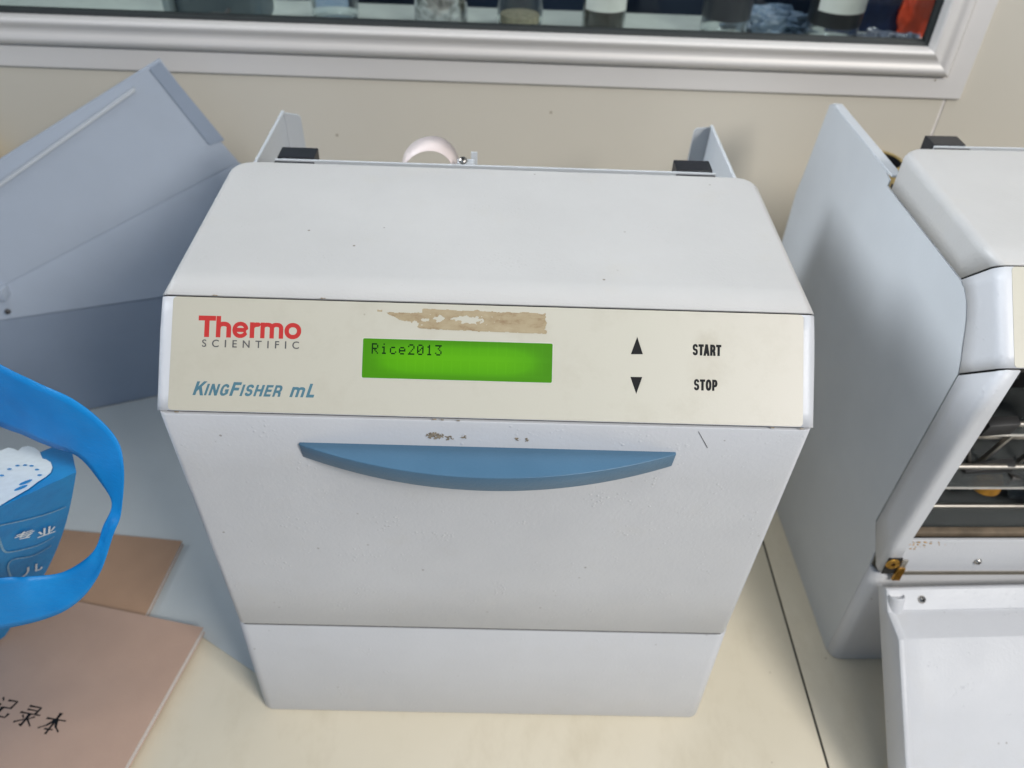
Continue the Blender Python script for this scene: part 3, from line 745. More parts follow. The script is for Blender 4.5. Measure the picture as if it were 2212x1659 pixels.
# internal rods, rails and clear plates
def rod(nm, x0, x1, y, z, r, mat):
    q = Matrix.Rotation(math.radians(90), 3, 'Y')
    return lathe(nm, [(0, 0), (r, 0), (r, x1-x0), (0, x1-x0)], mat, m2, 14, (x0, y, z), q)
IW = HW-0.018
rod('cross_rod', -IW, IW, 0.040, 0.2560, 0.0022, M['alum'])
rod('cross_rod', -IW, IW, 0.045, 0.2050, 0.0024, M['alum'])
rod('cross_rod', -IW, IW, 0.040, 0.1640, 0.0020, M['alum'])
rod('cross_rod', -IW, IW, 0.080, 0.2950, 0.0030, M['alum'])
ac = NT('acrylic'); ac.color((0.45, 0.48, 0.48)); ac.set(Roughness=0.12, Transmission_Weight=0.85, IOR=1.2); M['acrylic'] = ac.m
M['edge_lit'] = simple('polished_edge', (0.66, 0.64, 0.60), 0.2, 0.3)
for (y0, y1, z, x0) in ((0.012, 0.070, 0.1600, -IW+0.012), (0.030, 0.085, 0.1960, -IW+0.004), (0.046, 0.10, 0.2380, -0.120)):
    pl = box('clear_tray', (x0, IW, y0, y1, z, z+0.0022), M['acrylic'], m2, 0.0003)
    box('tray_edge', (x0+0.001, IW, y0-0.0009, y0-0.0002, z+0.0002, z+0.0020), M['edge_lit'], pl)
box('rear_rail', (-IW, IW, 0.006, 0.012, 0.1665, 0.1715), simple('brown_rail', (0.22, 0.17, 0.12), 0.5, var=0.3), m2, 0.0006)
box('motor_block', (-0.118, -0.088, 0.085, 0.125, 0.150, 0.205), M['interior'], m2, 0.003)
lathe('amber_cap', [(0, 0.012), (0.010, 0.012), (0.0125, 0.009), (0.0125, 0)], M['amber'], m2, 28, (-0.095, 0.046, 0.183))
lathe('amber_cap', [(0, 0.010), (0.008, 0.010), (0.010, 0.007), (0.010, 0)], M['amber'], m2, 28, (-0.080, 0.110, 0.212))
for k in range(4):
    x = -0.128+0.016*k
    a = Matrix.Translation((x, 0.055, 0.17)) @ Matrix.Rotation(math.radians(-24+16*(k % 2)*3), 4, 'Y')
    box('bracket_arm', (-0.0012, 0.0012, 0, 0.004, -0.004, 0.10), M['alum'], m2, 0.0003, a)
M['dull'] = simple('dull_metal', (0.16, 0.15, 0.14), 0.4, 0.8, var=0.4, scale=120)
R_ = random.Random(11)
for k in range(16):
    x = -IW+0.006+R_.random()*0.10; y = 0.030+R_.random()*0.09; z = 0.165+R_.random()*0.12; w_ = R_.uniform(0.006, 0.020); h_ = R_.uniform(0.003, 0.010)
    T_ = Matrix.Translation((x+w_, y, z)) @ Matrix.Rotation(R_.uniform(-0.5, 0.5), 4, 'Y') @ Matrix.Rotation(R_.uniform(-0.4, 0.4), 4, 'X')
    mt = (M['acrylic'], M['interior'], M['interior'], M['amber'], M['dull'])[k % 5]
    box(('clear_bracket', 'metal_bracket', 'black_bracket', 'amber_clip', 'clear_bracket')[k % 5], (-w_, w_, -0.004, 0.004, -h_, h_), mt, m2, 0.0012, T_)
box('tan_rail', (-IW, IW, 0.052, 0.058, 0.1780, 0.1850), simple('tan_metal', (0.36, 0.31, 0.25), 0.35, 0.6, var=0.4, scale=80), m2, 0.001)
box('tan_rail', (-IW, IW, 0.060, 0.066, 0.2200, 0.2290), simple('tan_metal', (0.42, 0.38, 0.33), 0.35, 0.6, var=0.4, scale=80), m2, 0.001)
# open door
al = math.radians(44)
U = Vector((0, -math.cos(al), -math.sin(al))); Wn = Vector((0, -math.sin(al), math.cos(al)))   # along, towards inner side
DO = Vector((0, -0.0035, 0.1235))
Md = Matrix(((1, 0, 0), (0, U.y, Wn.y), (0, U.z, Wn.z))).to_4x4(); Md = Md @ Matrix.Rotation(math.radians(-1.0), 4, 'Z'); Md.translation = DO
DL = 0.172
def DH(u): t = min(1, max(0, (u-0.0185)/0.018)); return 0.018+0.015*t
def dsec(u, endcap=0.0):
    H_ = DH(u)-endcap; rc = 0.0 if u < 0.0178 else 0.0028
    half = [(0.0060, 0.0), (0.0020, 0.0015), (0.0, 0.0050), (0.0, H_-0.0018), (0.0006, H_-0.0006), (0.0020, H_), (0.0045, H_), (0.0062, H_-rc*0.4), (0.0080, H_-rc*0.8), (0.0200, H_-rc*0.8), (0.0230, H_-rc)]
    L = [(-HW+a, h) for a, h in half]; return L+[(-x, h) for x, h in reversed(L)]
us = [(0.0, 0.004), (0.0006, 0.0012), (0.0020, 0.0), (0.0174, 0.0), (0.0182, 0.0), (0.0185, 0), (0.0362, 0), (0.0368, 0), (0.10, 0), (0.14, 0), (DL-0.002, 0.0), (DL-0.0005, 0.0015), (DL, 0.012)]
bm = bmesh.new(); prev = None
for u, ec in us:
    row = [bm.verts.new(Md @ Vector((x, u, h))) for x, h in dsec(u, ec)]
    if prev:
        for k in range(len(row)-1): bm.faces.new((prev[k], prev[k+1], row[k+1], row[k]))
    prev = row
bmesh.ops.recalc_face_normals(bm, faces=bm.faces)
od = from_bm('open_door', bm, M['paint'], m2, True, 35); od['label'] = 'open front door hanging down, inner face up'
pn = Md.to_3x3() @ Vector((0, 0, 1))
screw('door_screw', Md @ Vector((-HW+0.028, 0.0095, 0.0180)), 0.0032, M['steel'], od, pn)
q = Md @ Vector((-HW+0.0078, 0.0090, 0.0168))
bm = bmesh.new()
for k, (r_, z_) in enumerate([]): pass
rod2 = lathe('hinge_barrel', [(0, -0.010), (0.0066, -0.010), (0.0066, 0.0030), (0.0058, 0.0040), (0.0052, 0.0028), (0, 0.0025)], M['paint'], od, 28, q, Matrix.Rotation(math.radians(-20), 3, 'X'))
pydata('scratch', [Md @ Vector((-0.098, 0.056, 0.0300)), Md @ Vector((-0.0976, 0.056, 0.0300)), Md @ Vector((-0.0974, 0.068, 0.0300)), Md @ Vector((-0.0978, 0.068, 0.0300))], [(0, 1, 2, 3)], M['ink_grey'], od)
R_ = random.Random(5); bm = bmesh.new()
for k in range(26):
    c = Vector((-HW+0.012+abs(R_.gauss(0, 0.012)), -0.0014, 0.1700-abs(R_.gauss(0, 0.004)))); bmesh.ops.create_icosphere(bm, subdivisions=1, radius=R_.uniform(0.0003, 0.0010), matrix=Matrix.Translation(c) @ Matrix.Diagonal((1.3, 0.4, 0.8, 1)))
o = from_bm('rust_crumbs', bm, M['brass'], m2); o['kind'] = 'stuff'

# ---- left: grey-blue housing turned to the aisle
m3 = empty('metal_housing', (-0.44, 0.40, 0), 'grey blue sheet metal instrument housing turned at an angle at the left by the wall', 'housing')
m3i = Vector((0.44, -0.40, 0))
def L3(*p): return Vector(p)+m3i
def plate(nm, pts, mat, t, nrm, parent=m3):
    """closed slab from a polygon, thickness t backwards"""
    n_ = Vector(nrm).normalized(); bm = bmesh.new()
    a = [bm.verts.new(L3(*p)) for p in pts]; b = [bm.verts.new(L3(*p)-n_*t) for p in pts]; k = len(a)
    bm.faces.new(a); bm.faces.new(b[::-1])
    for i in range(k): bm.faces.new((a[i], b[i], b[(i+1) % k], a[(i+1) % k]))
    bmesh.ops.recalc_face_normals(bm, faces=bm.faces)
    bmesh.ops.bevel(bm, geom=bm.edges[:], offset=0.0008, segments=2, affect='EDGES')
    return from_bm(nm, bm, mat, parent, True, 40)
CLp = (-0.4949, 0.3581, 0.1791); Sp = (-0.2720, 0.4600, 0.2699); Ap = (-0.3204, 0.4400, 0.3816); TLp = (-0.4651, 0.3736, 0.3065)
F3L = (-0.5124, 0.3452, 0.14); F3R = (-0.3607, 0.4044, 0.135)
def ext(p, q, k): return tuple(p[i]+(q[i]-p[i])*k for i in range(3))
TLe = ext(Ap, TLp, 1.7); CLe = ext(Sp, CLp, 1.35); F3Le = ext(F3R, F3L, 1.5); F3Re = ext(F3L, F3R, 1.55)
n1 = (0.4107, -0.9116, 0.01475); n2 = (0.364, -0.921, 0.140)
plate('upper_panel', [TLe, Ap, (-0.2833, 0.4553, 0.2921), Sp, CLe], M['paint_grey'], 0.004, n1)
plate('middle_panel', [CLe, Sp, (-0.2350, 0.4640, 0.2300), F3Re, F3Le], M['paint_grey'], 0.004, n2)
B0 = (-0.5556, 0.3283, 0.0); B1_ = (-0.3963, 0.3905, 0.0); B0e = ext(B1_, B0, 1.5); B1e = ext(B0, B1_, 1.75)
plate('lower_panel', [(F3Le[0], F3Le[1]+0.001, F3Le[2]-0.001), (F3Re[0], F3Re[1]+0.001, F3Re[2]-0.001), B1e, B0e], M['paint_grey_shade'], 0.004, (0.36, -0.93, 0))  # shadow of the centre machine is put into this panel's colour
# folded return along the right edge and lip along the top
ret = [(-0.3187, 0.4358, 0.3793), (-0.2786, 0.4525, 0.2955), (-0.2933, 0.4458, 0.2925), (-0.3293, 0.4309, 0.3737)]
plate('side_return', [tuple(Vector(p)-Vector(n1)*0.0028) for p in ret], M['paint_grey_shade'], 0.002, n1)  # lies flat, the shade of the fold is put into its colour
d = (Vector(TLp)-Vector(Ap)).normalized(); dn = Vector((0.10, 0.04, -1)).normalized()
l0 = Vector((-0.3458, 0.4282, 0.3598)); l1 = Vector((-0.4710, 0.3706, 0.2866)); l1 = l0+(l1-l0)*1.5
w = Vector((0, 0, -0.0035)); nn = Vector(n1)*0.0065
plate('top_lip', [tuple(l0+nn), tuple(l0+nn+w), tuple(l1+nn+w), tuple(l1+nn)], M['paint_side'], 0.006, n1)
hb = Vector(CLp)+Vector((-0.006, -0.004, -0.004))
box('corner_bracket', (hb.x+0.44-0.03, hb.x+0.44+0.004, hb.y-0.4-0.010, hb.y-0.4+0.004, hb.z-0.010, hb.z+0.003), M['paint_grey'], m3, 0.0012)
screw('housing_screw', L3(-0.4990, 0.3435, 0.1530), 0.0030, M['ink_grey'], m3, n2)
# body behind the panels so that it has depth
vs = [L3(-0.60, 0.335, 0), L3(-0.30, 0.440, 0), L3(-0.30, 0.492, 0), L3(-0.64, 0.492, 0)]
top = [L3(-0.55, 0.362, 0.19), L3(-0.34, 0.457, 0.24), L3(-0.36, 0.492, 0.23), L3(-0.60, 0.492, 0.19)]
pydata('rear_body', vs+top, [(0, 1, 5, 4), (1, 2, 6, 5), (2, 3, 7, 6), (3, 0, 4, 7), (4, 5, 6, 7)], M['paint_grey_shade'], m3)
box('yellow_carton', (-0.80, -0.545, 0.462, 0.4985, 0.0, 0.272), M['yellow'], None, 0.001)
tag(bpy.data.objects['yellow_carton'], 'yellow carton standing against the wall behind the grey housing', 'carton')
can = lathe('yellow_tube', [(0, 0.002), (0.022, 0.002), (0.0222, 0.10), (0.0222, 0.2915), (0.0233, 0.2925), (0.0245, 0.2915), (0.0245, 0), (0, 0)], M['can'], None, 40, (0.4035, 0.4700, 0.0))
tag(can, 'open ochre yellow tube with a dark inside standing behind the right instrument', 'tube')
lathe('dark_lining', [(0, 0.15), (0.0215, 0.15), (0.0218, 0.2905)], M['black'], can, 30, (0.4035, 0.4700, 0.0))

# added flat sheet, its colour imitates the shaded bench in front of the housing
M['sheet_shade'] = paint('blue_grey_bench_shade', (0.55, 0.58, 0.575), rough=0.4, dirt=0.1, pimple=0.05, peel=0.1)
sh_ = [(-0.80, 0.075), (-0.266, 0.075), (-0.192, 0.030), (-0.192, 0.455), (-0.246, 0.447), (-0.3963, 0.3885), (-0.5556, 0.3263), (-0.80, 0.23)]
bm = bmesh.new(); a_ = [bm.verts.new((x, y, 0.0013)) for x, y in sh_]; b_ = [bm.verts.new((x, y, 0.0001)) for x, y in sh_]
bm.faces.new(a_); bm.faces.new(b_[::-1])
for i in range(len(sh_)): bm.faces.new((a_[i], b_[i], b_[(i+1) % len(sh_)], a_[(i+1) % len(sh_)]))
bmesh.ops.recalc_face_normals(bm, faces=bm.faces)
sheet = from_bm('shade_sheet', bm, M['sheet_shade']); tag(sheet, 'blue grey sheet added on the bench to imitate the shade between notebooks and housing', 'shade sheet')
# ------------------------------------------------------------ notebooks
def notebook(name, P0, ang, w, h, z0, t, cov, label):
    root = empty(name, (P0[0], P0[1], z0), label, 'notebook', 'kraft notebooks on the bench', ang)
    # local: origin at the top right corner, x to the left negative, y down negative
    box('cover', (-w, 0, -h, 0, t-0.0006, t), cov, root, 0.0002); box('cover', (-w, 0, -h, 0, 0, 0.0006), cov, root, 0.0002)
    k = 4
    for i in range(k):
        z = 0.0007+(t-0.0014)*i/k; box('page_block', (-w+0.001, -0.0006-0.0003*(i % 2), -h+0.001, -0.0006-0.0004*((i+1) % 2), z, z+(t-0.0014)/k-0.0001), M['paper'], root)
    return root
a2 = math.atan2(0.1695-0.1811, -0.3005+0.4343)
nb2 = notebook('notebook', (-0.3005, 0.1695), a2, 0.145, 0.21, 0.0014, 0.006, M['kraft_brown'], 'plain brown notebook lying underneath, partly covered by the pinkish one')
a1 = math.atan2(0.0677-0.089, -0.2494+0.356)
nb1 = notebook('notebook', (-0.2494, 0.0677), a1, 0.176, 0.25, 0.0075, 0.0078, M['kraft_pink'], 'pinkish kraft notebook with black Chinese title, lying on top of the brown one')
# title 记录本
inv = nb1.matrix_basis.inverted() if False else Matrix.LocRotScale(nb1.location, nb1.rotation_euler, None).inverted()
def nb_local(x, y): v = inv @ Vector((x, y, 0.0140)); return v
BR = {'本': [[(.06, .66), (.94, .71)], [(.50, 1.0), (.52, .0)], [(.49, .68), (.30, .38), (.03, .18)], [(.53, .68), (.72, .38), (.99, .20)], [(.32, .21), (.69, .24)]],
      '录': [[(.20, .93), (.76, .95), (.71, .62)], [(.24, .77), (.70, .79)], [(.04, .59), (.97, .63)], [(.50, .60), (.51, .03), (.39, .11)], [(.24, .50), (.37, .38)], [(.10, .13), (.44, .33)], [(.80, .53), (.60, .38)], [(.56, .38), (.92, .10)]],
      '记': [[(.12, .94), (.26, .80)], [(.02, .62), (.24, .64), (.22, .16), (.38, .32)], [(.44, .86), (.87, .89), (.82, .52)], [(.46, .52), (.84, .55)], [(.46, .54), (.45, .13), (.90, .12), (.93, .32)]]}
def brush(name, chars, mat, parent, z):
    """brush characters: every stroke a tapering ribbon, each a hair above the last"""
    bm = bmesh.new(); lv = 0
    for ch, cx, cy, sz in chars:
        for P in BR[ch]:
            lv += 1; Q = []
            for i in range(len(P)-1):
                for k in range(6): t = k/6; Q.append((P[i][0]+(P[i+1][0]-P[i][0])*t, P[i][1]+(P[i+1][1]-P[i][1])*t))
            Q.append(P[-1]); n = len(Q); prev = None
            for i, q in enumerate(Q):
                a, b = Q[max(0, i-1)], Q[min(n-1, i+1)]; d = Vector((b[0]-a[0], b[1]-a[1])).normalized(); t = i/(n-1)
                vert = abs(d.y) > abs(d.x); w = (0.066 if vert else 0.040)*(1.0-0.45*t+0.35*math.exp(-((t-0.95)/0.1)**2)+0.3*math.exp(-(t/0.1)**2))
                row = []
                for sg in (1, -1):
                    u = q[0]-d.y*w*sg-0.5; v = q[1]+d.x*w*sg-0.5
                    row.append(bm.verts.new((cx+(u+0.14*v)*sz, cy+v*sz, z+lv*0.00001)))
                if prev: bm.faces.new((prev[0], prev[1], row[1], row[0]))
                prev = row
    bmesh.ops.recalc_face_normals(bm, faces=bm.faces)
    return from_bm(name, bm, mat, parent)
chs = []
for ch, px, py in (('记', -0.3885, -0.0105), ('录', -0.3655, -0.0170), ('本', -0.3432, -0.0228)):
    c = nb_local(px, py); chs.append((ch, c.x, c.y, 0.0185))
brush('title_lettering', chs, M['ink_black'], nb1, 0.00785)

# ------------------------------------------------------------ blue bag
bag = empty('tote_bag', (-0.42, 0.05, 0.006), 'bright blue non-woven bag with a looped strap and pale cloud print', 'bag')
bo = Vector((0.42, -0.05, -0.006))
def Bp(p): return Vector(p)+bo
T1 = Vector((-.2584, .01, .2756)); T0 = Vector((-.2827, -.03, .2877)); Tb = Vector((-.2897, .06, .254)); B1v = Vector((-.4146, .0516, .02))
dT = T0-T1; T2 = T1+dT*3.2; Tb2 = Tb+dT*3.2; B2v = B1v+dT*3.2-0.183*(T1-B1v); Bb = Vector((-0.47, 0.11, 0.016)); Bb2 = Vector((-0.56, 0.03, 0.016))
def patch(nm, a, b, c, d_, mat, n_=(0, 0, 1), bulge=0.0, nx=14, ny=14, wr=0.0, bow=None):
    """bilinear patch a-b-c-d with a soft bulge and creases"""
    vs = []
    for j in range(ny+1):
        for i in range(nx+1):
            u, v = i/nx, j/ny; p = a*(1-u)*(1-v)+b*u*(1-v)+c*u*v+d_*(1-u)*v
            k = bulge*math.sin(math.pi*u)*math.sin(math.pi*v)+wr*noise.noise(p*35)*math.sin(math.pi*u)*math.sin(math.pi*v)
            if bow: p = p-dT*0.30*bow(u, v)
            vs.append(Bp(p+Vector(n_)*k))
    return vs, [(j*(nx+1)+i, j*(nx+1)+i+1, (j+1)*(nx+1)+i+1, (j+1)*(nx+1)+i) for j in range(ny) for i in range(nx)]
nt = -(T0-T1).cross(Tb-T1).normalized(); nf = (T0-T1).cross(B1v-T1).normalized(); nf = nf if nf.y < 0 else -nf; nt = nt if nt.z > 0 else -nt
VS = []; FS = []
for (a, b, c, d_, n_, bl) in ((T1, T2, B2v, B1v, nf, 0.0), (T1, T2, Tb2, Tb, nt, 0.0), (T1, B1v, Bb, Tb, Vector((1, 0.3, 0)), 0.004), (Tb, Tb2, Bb2, Bb, Vector((0, 1, 0)), 0.006), (T2, Tb2, Bb2, B2v, Vector((-1, 0, 0)), 0.004), (B1v, B2v, Bb2, Bb, Vector((0, 0, -1)), 0.0)):
    v, f = patch('', a, b, c, d_, None, n_, bl, wr=0.0 if bl == 0 else 0.002, bow=(lambda u, v: (1-u)*math.sin(math.pi*v)) if d_ is B1v else ((lambda u, v: (1-v)*math.sin(math.pi*u)) if b is B1v else None)); k = len(VS); VS += v; FS += [tuple(i+k for i in g) for g in f]
bm = bmesh.new(); V = [bm.verts.new(v) for v in VS]
for f in FS: bm.faces.new([V[i] for i in f])
bmesh.ops.remove_doubles(bm, verts=bm.verts, dist=2e-4); bmesh.ops.recalc_face_normals(bm, faces=bm.faces)
body = from_bm('bag_body', bm, M['bag'], bag, True, 50)
cloud = [[-0.3407, 0.0412, 0.2555], [-0.3366, 0.0453, 0.2545], [-0.3306, 0.0464, 0.2547], [-0.3273, 0.0507, 0.2535], [-0.3216, 0.0482, 0.255], [-0.3171, 0.045, 0.2566], [-0.3175, 0.0505, 0.2546], [-0.3141, 0.052, 0.2544], [-0.3074, 0.0485, 0.2564], [-0.2999, 0.0414, 0.2597], [-0.2921, 0.0309, 0.2644], [-0.2885, 0.0292, 0.2654], [-0.2832, 0.0249, 0.2675], [-0.2775, 0.0169, 0.2711], [-0.2749, 0.0101, 0.2738], [-0.2749, 0.0046, 0.2758], [-0.2764, -0.0022, 0.2782], [-0.277, -0.0103, 0.2811], [-0.28, -0.0201, 0.2844], [-0.283, -0.0296, 0.2875], [-0.287, -0.0346, 0.2889], [-0.2928, -0.0368, 0.2891], [-0.327, 0.0128, 0.2674]]
bm = bmesh.new(); bm.faces.new([bm.verts.new(Bp(Vector(p)+nt*0.0006)) for p in cloud]); bmesh.ops.triangulate(bm, faces=bm.faces)
cl = from_bm('cloud_print', bm, M['print'], body)
dots = [[-0.3056, 0.0087, 0.2711], [-0.3059, 0.0172, 0.268], [-0.3032, 0.0216, 0.2667], [-0.2984, 0.0219, 0.267], [-0.2932, 0.0204, 0.2681], [-0.2862, 0.0145, 0.271], [-0.28, 0.0067, 0.2745], [-0.2837, -0.0022, 0.2774], [-0.2826, -0.0091, 0.28]]
bm = bmesh.new(); ex = (T0-T1).normalized(); ey = nt.cross(ex)
for i, p in enumerate(dots):
    r1, r2 = (0.0011, 0.0019) if i < 7 else (0.0042, 0.0022)
    bm.faces.new([bm.verts.new(Bp(Vector(p)+nt*0.0009+ex*r1*math.cos(t*math.pi/5)+ey*r2*math.sin(t*math.pi/5))) for t in range(10)])
bmesh.ops.recalc_face_normals(bm, faces=bm.faces)
from_bm('cloud_dots', bm, M['bag'], body)
def inbag(p):
    p = Vector(p)-T1; e1, e2 = dT, B1v-T1
    a11, a12, a22 = e1.dot(e1), e1.dot(e2), e2.dot(e2); b1_, b2_ = p.dot(e1), p.dot(e2); D = a11*a22-a12*a12
    a = (b1_*a22-b2_*a12)/D; b = (a11*b2_-a12*b1_)/D
    return T1+e1*max(a, 0.03-0.28*math.sin(math.pi*min(1, max(0, b))))+e2*b
def stroke(nm, pts, w, mat, n_, closed=False):
    bm = bmesh.new(); P = [inbag(p) for p in pts]
    # resample smooth
    Q = []
    for i in range(len(P)-1):
        p0 = P[max(0, i-1)]; p1 = P[i]; p2 = P[i+1]; p3 = P[min(len(P)-1, i+2)]
        for k in range(6):
            t = k/6; Q.append(0.5*((2*p1)+(p2-p0)*t+(2*p0-5*p1+4*p2-p3)*t*t+(3*p1-3*p2+p3-p0)*t**3))
    Q.append(P[-1]); prev = None
    for i, q in enumerate(Q):
        d_ = (Q[min(i+1, len(Q)-1)]-Q[max(i-1, 0)]).normalized(); s_ = d_.cross(n_).normalized()*w/2
        a, b = bm.verts.new(Bp(q+n_*0.0008+s_)), bm.verts.new(Bp(q+n_*0.0008-s_))
        if prev: bm.faces.new((prev[0], prev[1], b, a))
        prev = (a, b)
    bmesh.ops.recalc_face_normals(bm, faces=bm.faces)
    return from_bm(nm, bm, mat, body)
b1 = [[-0.2975, -0.0312, 0.2693], [-0.2953, -0.0227, 0.2627], [-0.2924, -0.0071, 0.2492], [-0.2881, 0.0091, 0.2369], [-0.2833, 0.0199, 0.2312]]
b1b = [[-0.3037, -0.0195, 0.2479], [-0.3097, -0.0142, 0.234], [-0.3156, -0.0086, 0.2198], [-0.3177, -0.0032, 0.2109], [-0.3166, 0.0086, 0.1992], [-0.3138, 0.0199, 0.1903], [-0.3079, 0.028, 0.1892]]
b2 = [[-0.3435, 0.0145, 0.1566], [-0.3345, 0.0065, 0.1776], [-0.3287, 0.003, 0.1893], [-0.3248, 0.005, 0.1922], [-0.3241, 0.0185, 0.1781], [-0.3204, 0.0266, 0.1741], [-0.3161, 0.0312, 0.1747]]
for b_ in (b1, b1b, b2): stroke('print_line', b_, 0.0014, M['print2'], nf)
# 专 业 儿 on the front face
def face_char(ch, c, ux, uy, sz):
    T = text_mesh(ch, bold=0.012); c = Vector(c); ux = Vector(ux).normalized(); uy = Vector(uy).normalized()
    lay([(T[0], T[1], -sz, sz, -sz, sz)], lambda u, v: Bp(c+ux*u+uy*v+nf*0.0012), 'printed_character', M['print'], body, 0.00005)
c1 = Vector((-0.3030, -0.0013, 0.2272)); r1 = Vector((-0.3012, 0.0068, 0.222))-Vector((-0.3054, -0.0057, 0.2302)); up1 = Vector((-0.2976, -0.0037, 0.2384))-Vector((-0.3081, 0.0031, 0.2168))
face_char('专', c1, r1, up1, 0.0078)
face_char('业', (-0.3006, 0.0150, 0.2118), r1, up1, 0.0078)
face_char('儿', (-0.3372, 0.0285, 0.1500), r1, up1, 0.0095)
# strap
upc = [(-0.40, 0.10, 0.360), (-0.34, 0.055, 0.352), (-0.2900, 0.0300, 0.3450), (-0.2655, 0.02, 0.3404), (-0.2405, 0.01, 0.336), (-0.2196, 0, 0.3198), (-0.2134, -0.012, 0.3052), (-0.2192, -0.022, 0.2763), (-0.2239, -0.030, 0.2647), (-0.2360, -0.038, 0.2381), (-0.2515, -0.045, 0.2186), (-0.2701, -0.052, 0.2094), (-0.2981, -0.060, 0.2069), (-0.34, -0.070, 0.205), (-0.40, -0.075, 0.205)]
loc_ = [(-0.42, 0.10, 0.300), (-0.36, 0.058, 0.290), (-0.3133, 0.036, 0.2886), (-0.2924, 0.026, 0.2904), (-0.2721, 0.016, 0.2917), (-0.2504, 0.006, 0.2936), (-0.2351, -0.006, 0.2852), (-0.2268, -0.016, 0.2758), (-0.2323, -0.024, 0.2645), (-0.2397, -0.032, 0.2498), (-0.2585, -0.039, 0.2386), (-0.2750, -0.046, 0.2428), (-0.2846, -0.054, 0.2516), (-0.335, -0.062, 0.250), (-0.40, -0.070, 0.25)]
def crm(P, per):
    P = [Vector(p) for p in P]; Q = []
    for i in range(len(P)-1):
        p0 = P[max(0, i-1)]; p1 = P[i]; p2 = P[i+1]; p3 = P[min(len(P)-1, i+2)]
        for k in range(per):
            t = k/per; Q.append(0.5*((2*p1)+(p2-p0)*t+(2*p0-5*p1+4*p2-p3)*t*t+(3*p1-3*p2+p3-p0)*t**3))
    return Q+[P[-1]]
ua, la = crm(upc, 8), crm(loc_, 8); vs = []; fs = []; nj = 8
for i, (a, b) in enumerate(zip(ua, la)):
    for j in range(nj+1):
        t = j/nj; p = a.lerp(b, t)
        k = 0.0004*math.sin(t*math.pi)+0.0012*noise.noise(Vector((i*0.16, t*2, 5)))+0.0008*noise.noise(Vector((i*0.07, t*5, 0)))
        vs.append(Bp(p+Vector((0.2, -0.75, 0.6))*k))
for i in range(len(ua)-1):
    for j in range(nj): q_ = i*(nj+1)+j; fs.append((q_, q_+1, q_+nj+2, q_+nj+1))
st = pydata('strap', vs, fs, M['strap'], bag, True, 80); solid(st, 0.0006, -1)

# ------------------------------------------------------------ behind the window
ct = empty('far_counter', (0, 0.56, 0.36), 'pale grey green counter beyond the window', 'counter')
box('counter_top', (-1.6, 1.2, -0.020, 0.152, -0.003, 0.0), simple('grey_green_counter', (0.50, 0.53, 0.49), 0.35), ct, 0.001)
# position under the window: z=0.36
def bottle(x, y, r, kind, label):
    root = empty('reagent_bottle', (x, y, 0.3602), label, 'bottle', 'bottles on the counter beyond the window')
    lathe('bottle_glass', [(0, 0.004), (r*0.8, 0.0035), (r*0.93, 0.006), (r*0.96, 0.012), (r*0.96, 0.085), (r*0.4, 0.10), (r*0.4, 0.12), (r*0.45, 0.12), (r*0.45, 0.098), (r, 0.088), (r, 0.008), (r*0.92, 0.001), (r*0.7, 0), (0, 0.0015)], M['glass'], root, 36)
    if kind in ('dark', 'dark_label', 'foil'):
        z0 = 0.024 if kind != 'foil' else 0.006
        mt = {'dark': simple('black_wrap', (0.012, 0.013, 0.018), 0.4), 'dark_label': simple('black_wrap', (0.012, 0.013, 0.018), 0.4), 'foil': simple('crumpled_foil', (0.55, 0.56, 0.58), 0.22, 1.0, var=0.5, scale=120, bump=1.0, bscale=120)}[kind]
        lathe('wrapping', [(r*1.015, z0), (r*1.03, z0+0.002), (r*1.03, 0.082), (r*1.01, 0.084)], mt, root, 36)
    if kind == 'brown': lathe('liquid', [(0, 0.007), (r*0.9, 0.0075), (r*0.93, 0.014), (r*0.93, 0.034), (0, 0.034)], simple('dark_liquid', (0.03, 0.02, 0.015), 0.1), root, 30)
    if kind == 'beige': lathe('sediment', [(0, 0.007), (r*0.85, 0.0075), (r*0.85, 0.016), (0, 0.018)], simple('beige_sediment', (0.5, 0.42, 0.28), 0.6, var=0.3, scale=200), root, 30)
    if kind in ('brown', 'dark_label'):
        zl = 0.031 if kind == 'brown' else 0.040
        vs = []; fs = []
        for i in range(15):
            a = math.radians(-150+120*i/14); 
            for z in (zl, 0.08): vs.append((r*1.045*math.cos(a), r*1.045*math.sin(a), z))
        for i in range(14): fs.append((2*i, 2*i+2, 2*i+3, 2*i+1))
        pydata('paper_label', vs, fs, simple('paper_label', (0.75, 0.75, 0.72), 0.7), root, True)
    lathe('bottle_cap', [(0, 0.138), (r*0.5, 0.138), (r*0.55, 0.134), (r*0.55, 0.112), (0, 0.112)], simple('blue_cap', (0.03, 0.12, 0.4), 0.4), root, 24)
# (pixel column -> place on the counter)
bottle(-0.190, 0.640, 0.0265, 'clear', 'clear empty glass bottle, leftmost of the row beyond the window')
bottle(-0.0690, 0.630, 0.0290, 'foil', 'glass bottle wrapped in crumpled silver foil beyond the window')
bottle(0.0200, 0.640, 0.0260, 'beige', 'clear glass bottle with beige sediment beyond the window')
bottle(0.1140, 0.625, 0.0245, 'brown', 'bottle with white label over dark brown liquid beyond the window')
bottle(0.2520, 0.630, 0.0265, 'dark', 'black wrapped glass bottle without a label beyond the window')
bottle(0.3720, 0.622, 0.0285, 'dark_label', 'black wrapped bottle with white paper label near the window corner')
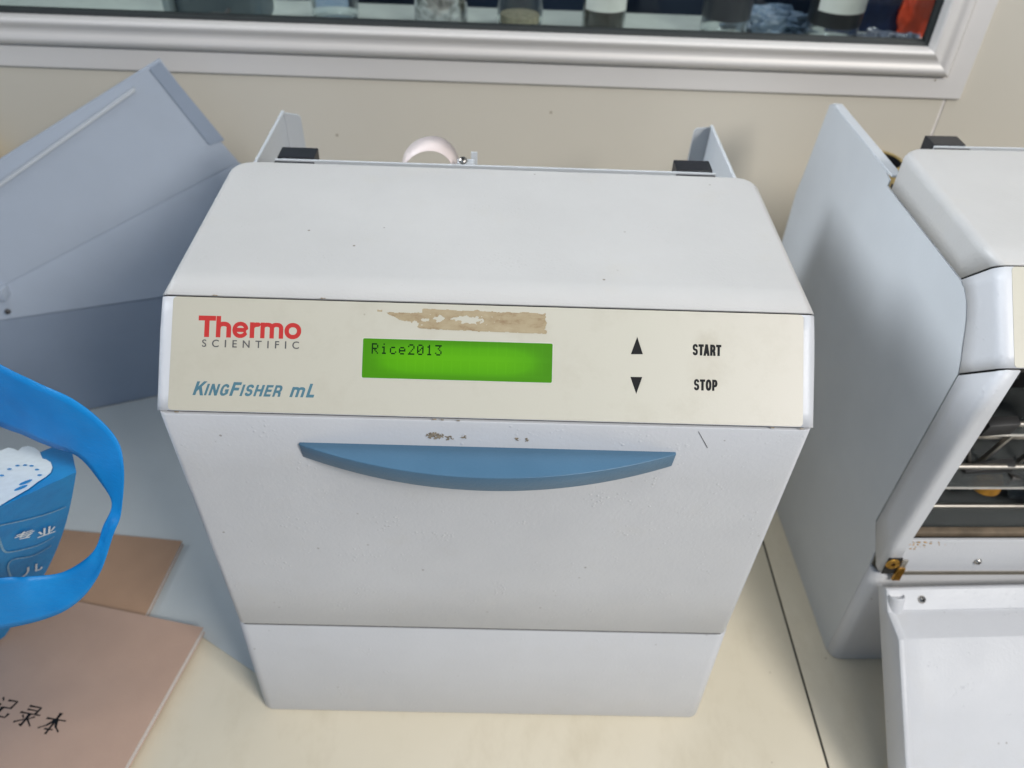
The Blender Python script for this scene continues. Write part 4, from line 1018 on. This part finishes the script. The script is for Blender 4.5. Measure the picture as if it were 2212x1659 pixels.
# dark cabinet behind, coloured things at the corner
box('dark_cabinet', (-0.20, 0.60, 0.80, 1.05, -0.3, 0.75), simple('navy_cabinet', (0.012, 0.022, 0.045), 0.35, var=0.4, scale=4), None, 0.003)
tag(bpy.data.objects['dark_cabinet'], 'dark navy cabinet standing behind the bottles beyond the window', 'cabinet')
box('white_board', (-1.5, -0.235, 0.72, 0.73, 0.10, 0.60), simple('pale_board', (0.60, 0.65, 0.64), 0.4), None, 0.001)
tag(bpy.data.objects['white_board'], 'pale board behind the counter at the left of the window', 'board')
def cloth(nm, cx, cy, cz, sx, sy, sz, mat, label, cat, seed, amp=0.35):
    bm = bmesh.new(); bmesh.ops.create_icosphere(bm, subdivisions=5, radius=1)
    for v in bm.verts:
        q = v.co*2.2+Vector((seed, 0, 0)); k = 1+amp*noise.fractal(q, 0.6, 2.2, 4)
        k += amp*0.5*abs(noise.noise(q*2.3))
        v.co = Vector((v.co.x*sx*k, v.co.y*sy*k, max(-0.02*sz, v.co.z*sz*k)))
    o = from_bm(nm, bm, mat, None, True, 80); o.location = (cx, cy, cz); tag(o, label, cat); return o
cloth('crumpled_wrap', 0.315, 0.668, 0.3608, 0.052, 0.018, 0.020, simple('grey_blue_film', (0.10, 0.15, 0.22), 0.4, var=0.3, scale=50), 'crumpled grey blue wrap between the two black bottles', 'wrap', 2)
cloth('plastic_bag', 0.435, 0.608, 0.3608, 0.042, 0.020, 0.014, simple('shiny_clear_film', (0.20, 0.23, 0.30), 0.12, var=0.6, scale=90), 'crumpled shiny clear plastic in the window corner', 'plastic bag', 5, 0.6)
cloth('orange_bag', 0.515, 0.680, 0.3608, 0.052, 0.022, 0.085, simple('orange_film', (0.80, 0.09, 0.035), 0.3, var=0.25, scale=30), 'bright orange red bag behind the window corner', 'bag', 8, 0.25)
cloth('navy_cloth', 0.442, 0.688, 0.3608, 0.048, 0.018, 0.085, simple('navy_cloth', (0.018, 0.035, 0.11), 0.6, var=0.3, scale=40), 'navy blue cloth heap left of the orange bag', 'cloth', 11, 0.2)
# grey rounded device at the left
g = empty('grey_device', (-0.300, 0.575, 0.3602), 'grey moulded device with a cable standing beyond the left of the window', 'device')
bm = bmesh.new(); box_bm(bm, -0.052, 0.040, 0.010, 0.080, 0.0, 0.09, 0.012, 4)
from_bm('device_body', bm, simple('grey_plastic', (0.10, 0.13, 0.145), 0.4), g, True)
box('device_edge', (-0.062, -0.054, 0.004, 0.070, 0.0, 0.09), simple('pale_plastic', (0.32, 0.38, 0.40), 0.4), g, 0.003)
q_ = [(-0.030, 0.004, 0.004), (-0.022, 0.000, 0.016), (-0.008, -0.002, 0.024), (0.006, 0.0, 0.020), (0.010, 0.002, 0.028)]
cu = bpy.data.curves.new('cable', 'CURVE'); cu.dimensions = '3D'; sp = cu.splines.new('NURBS'); sp.points.add(4); sp.use_endpoint_u = True; sp.order_u = 3
for i, p in enumerate(q_): sp.points[i].co = (*p, 1)
cu.bevel_depth = 0.0022; o = bpy.data.objects.new('device_cable', cu); C.objects.link(o)
dg = bpy.context.evaluated_depsgraph_get(); me = bpy.data.meshes.new_from_object(o.evaluated_get(dg)); bpy.data.objects.remove(o)
link('device_cable', me, g, M['ink_grey'])
area('ceiling_light', (0.05, 0.66, 1.35), (0.05, 0.66, 0.4), 1.3, 0.10, 7, (0.95, 0.98, 1.0))
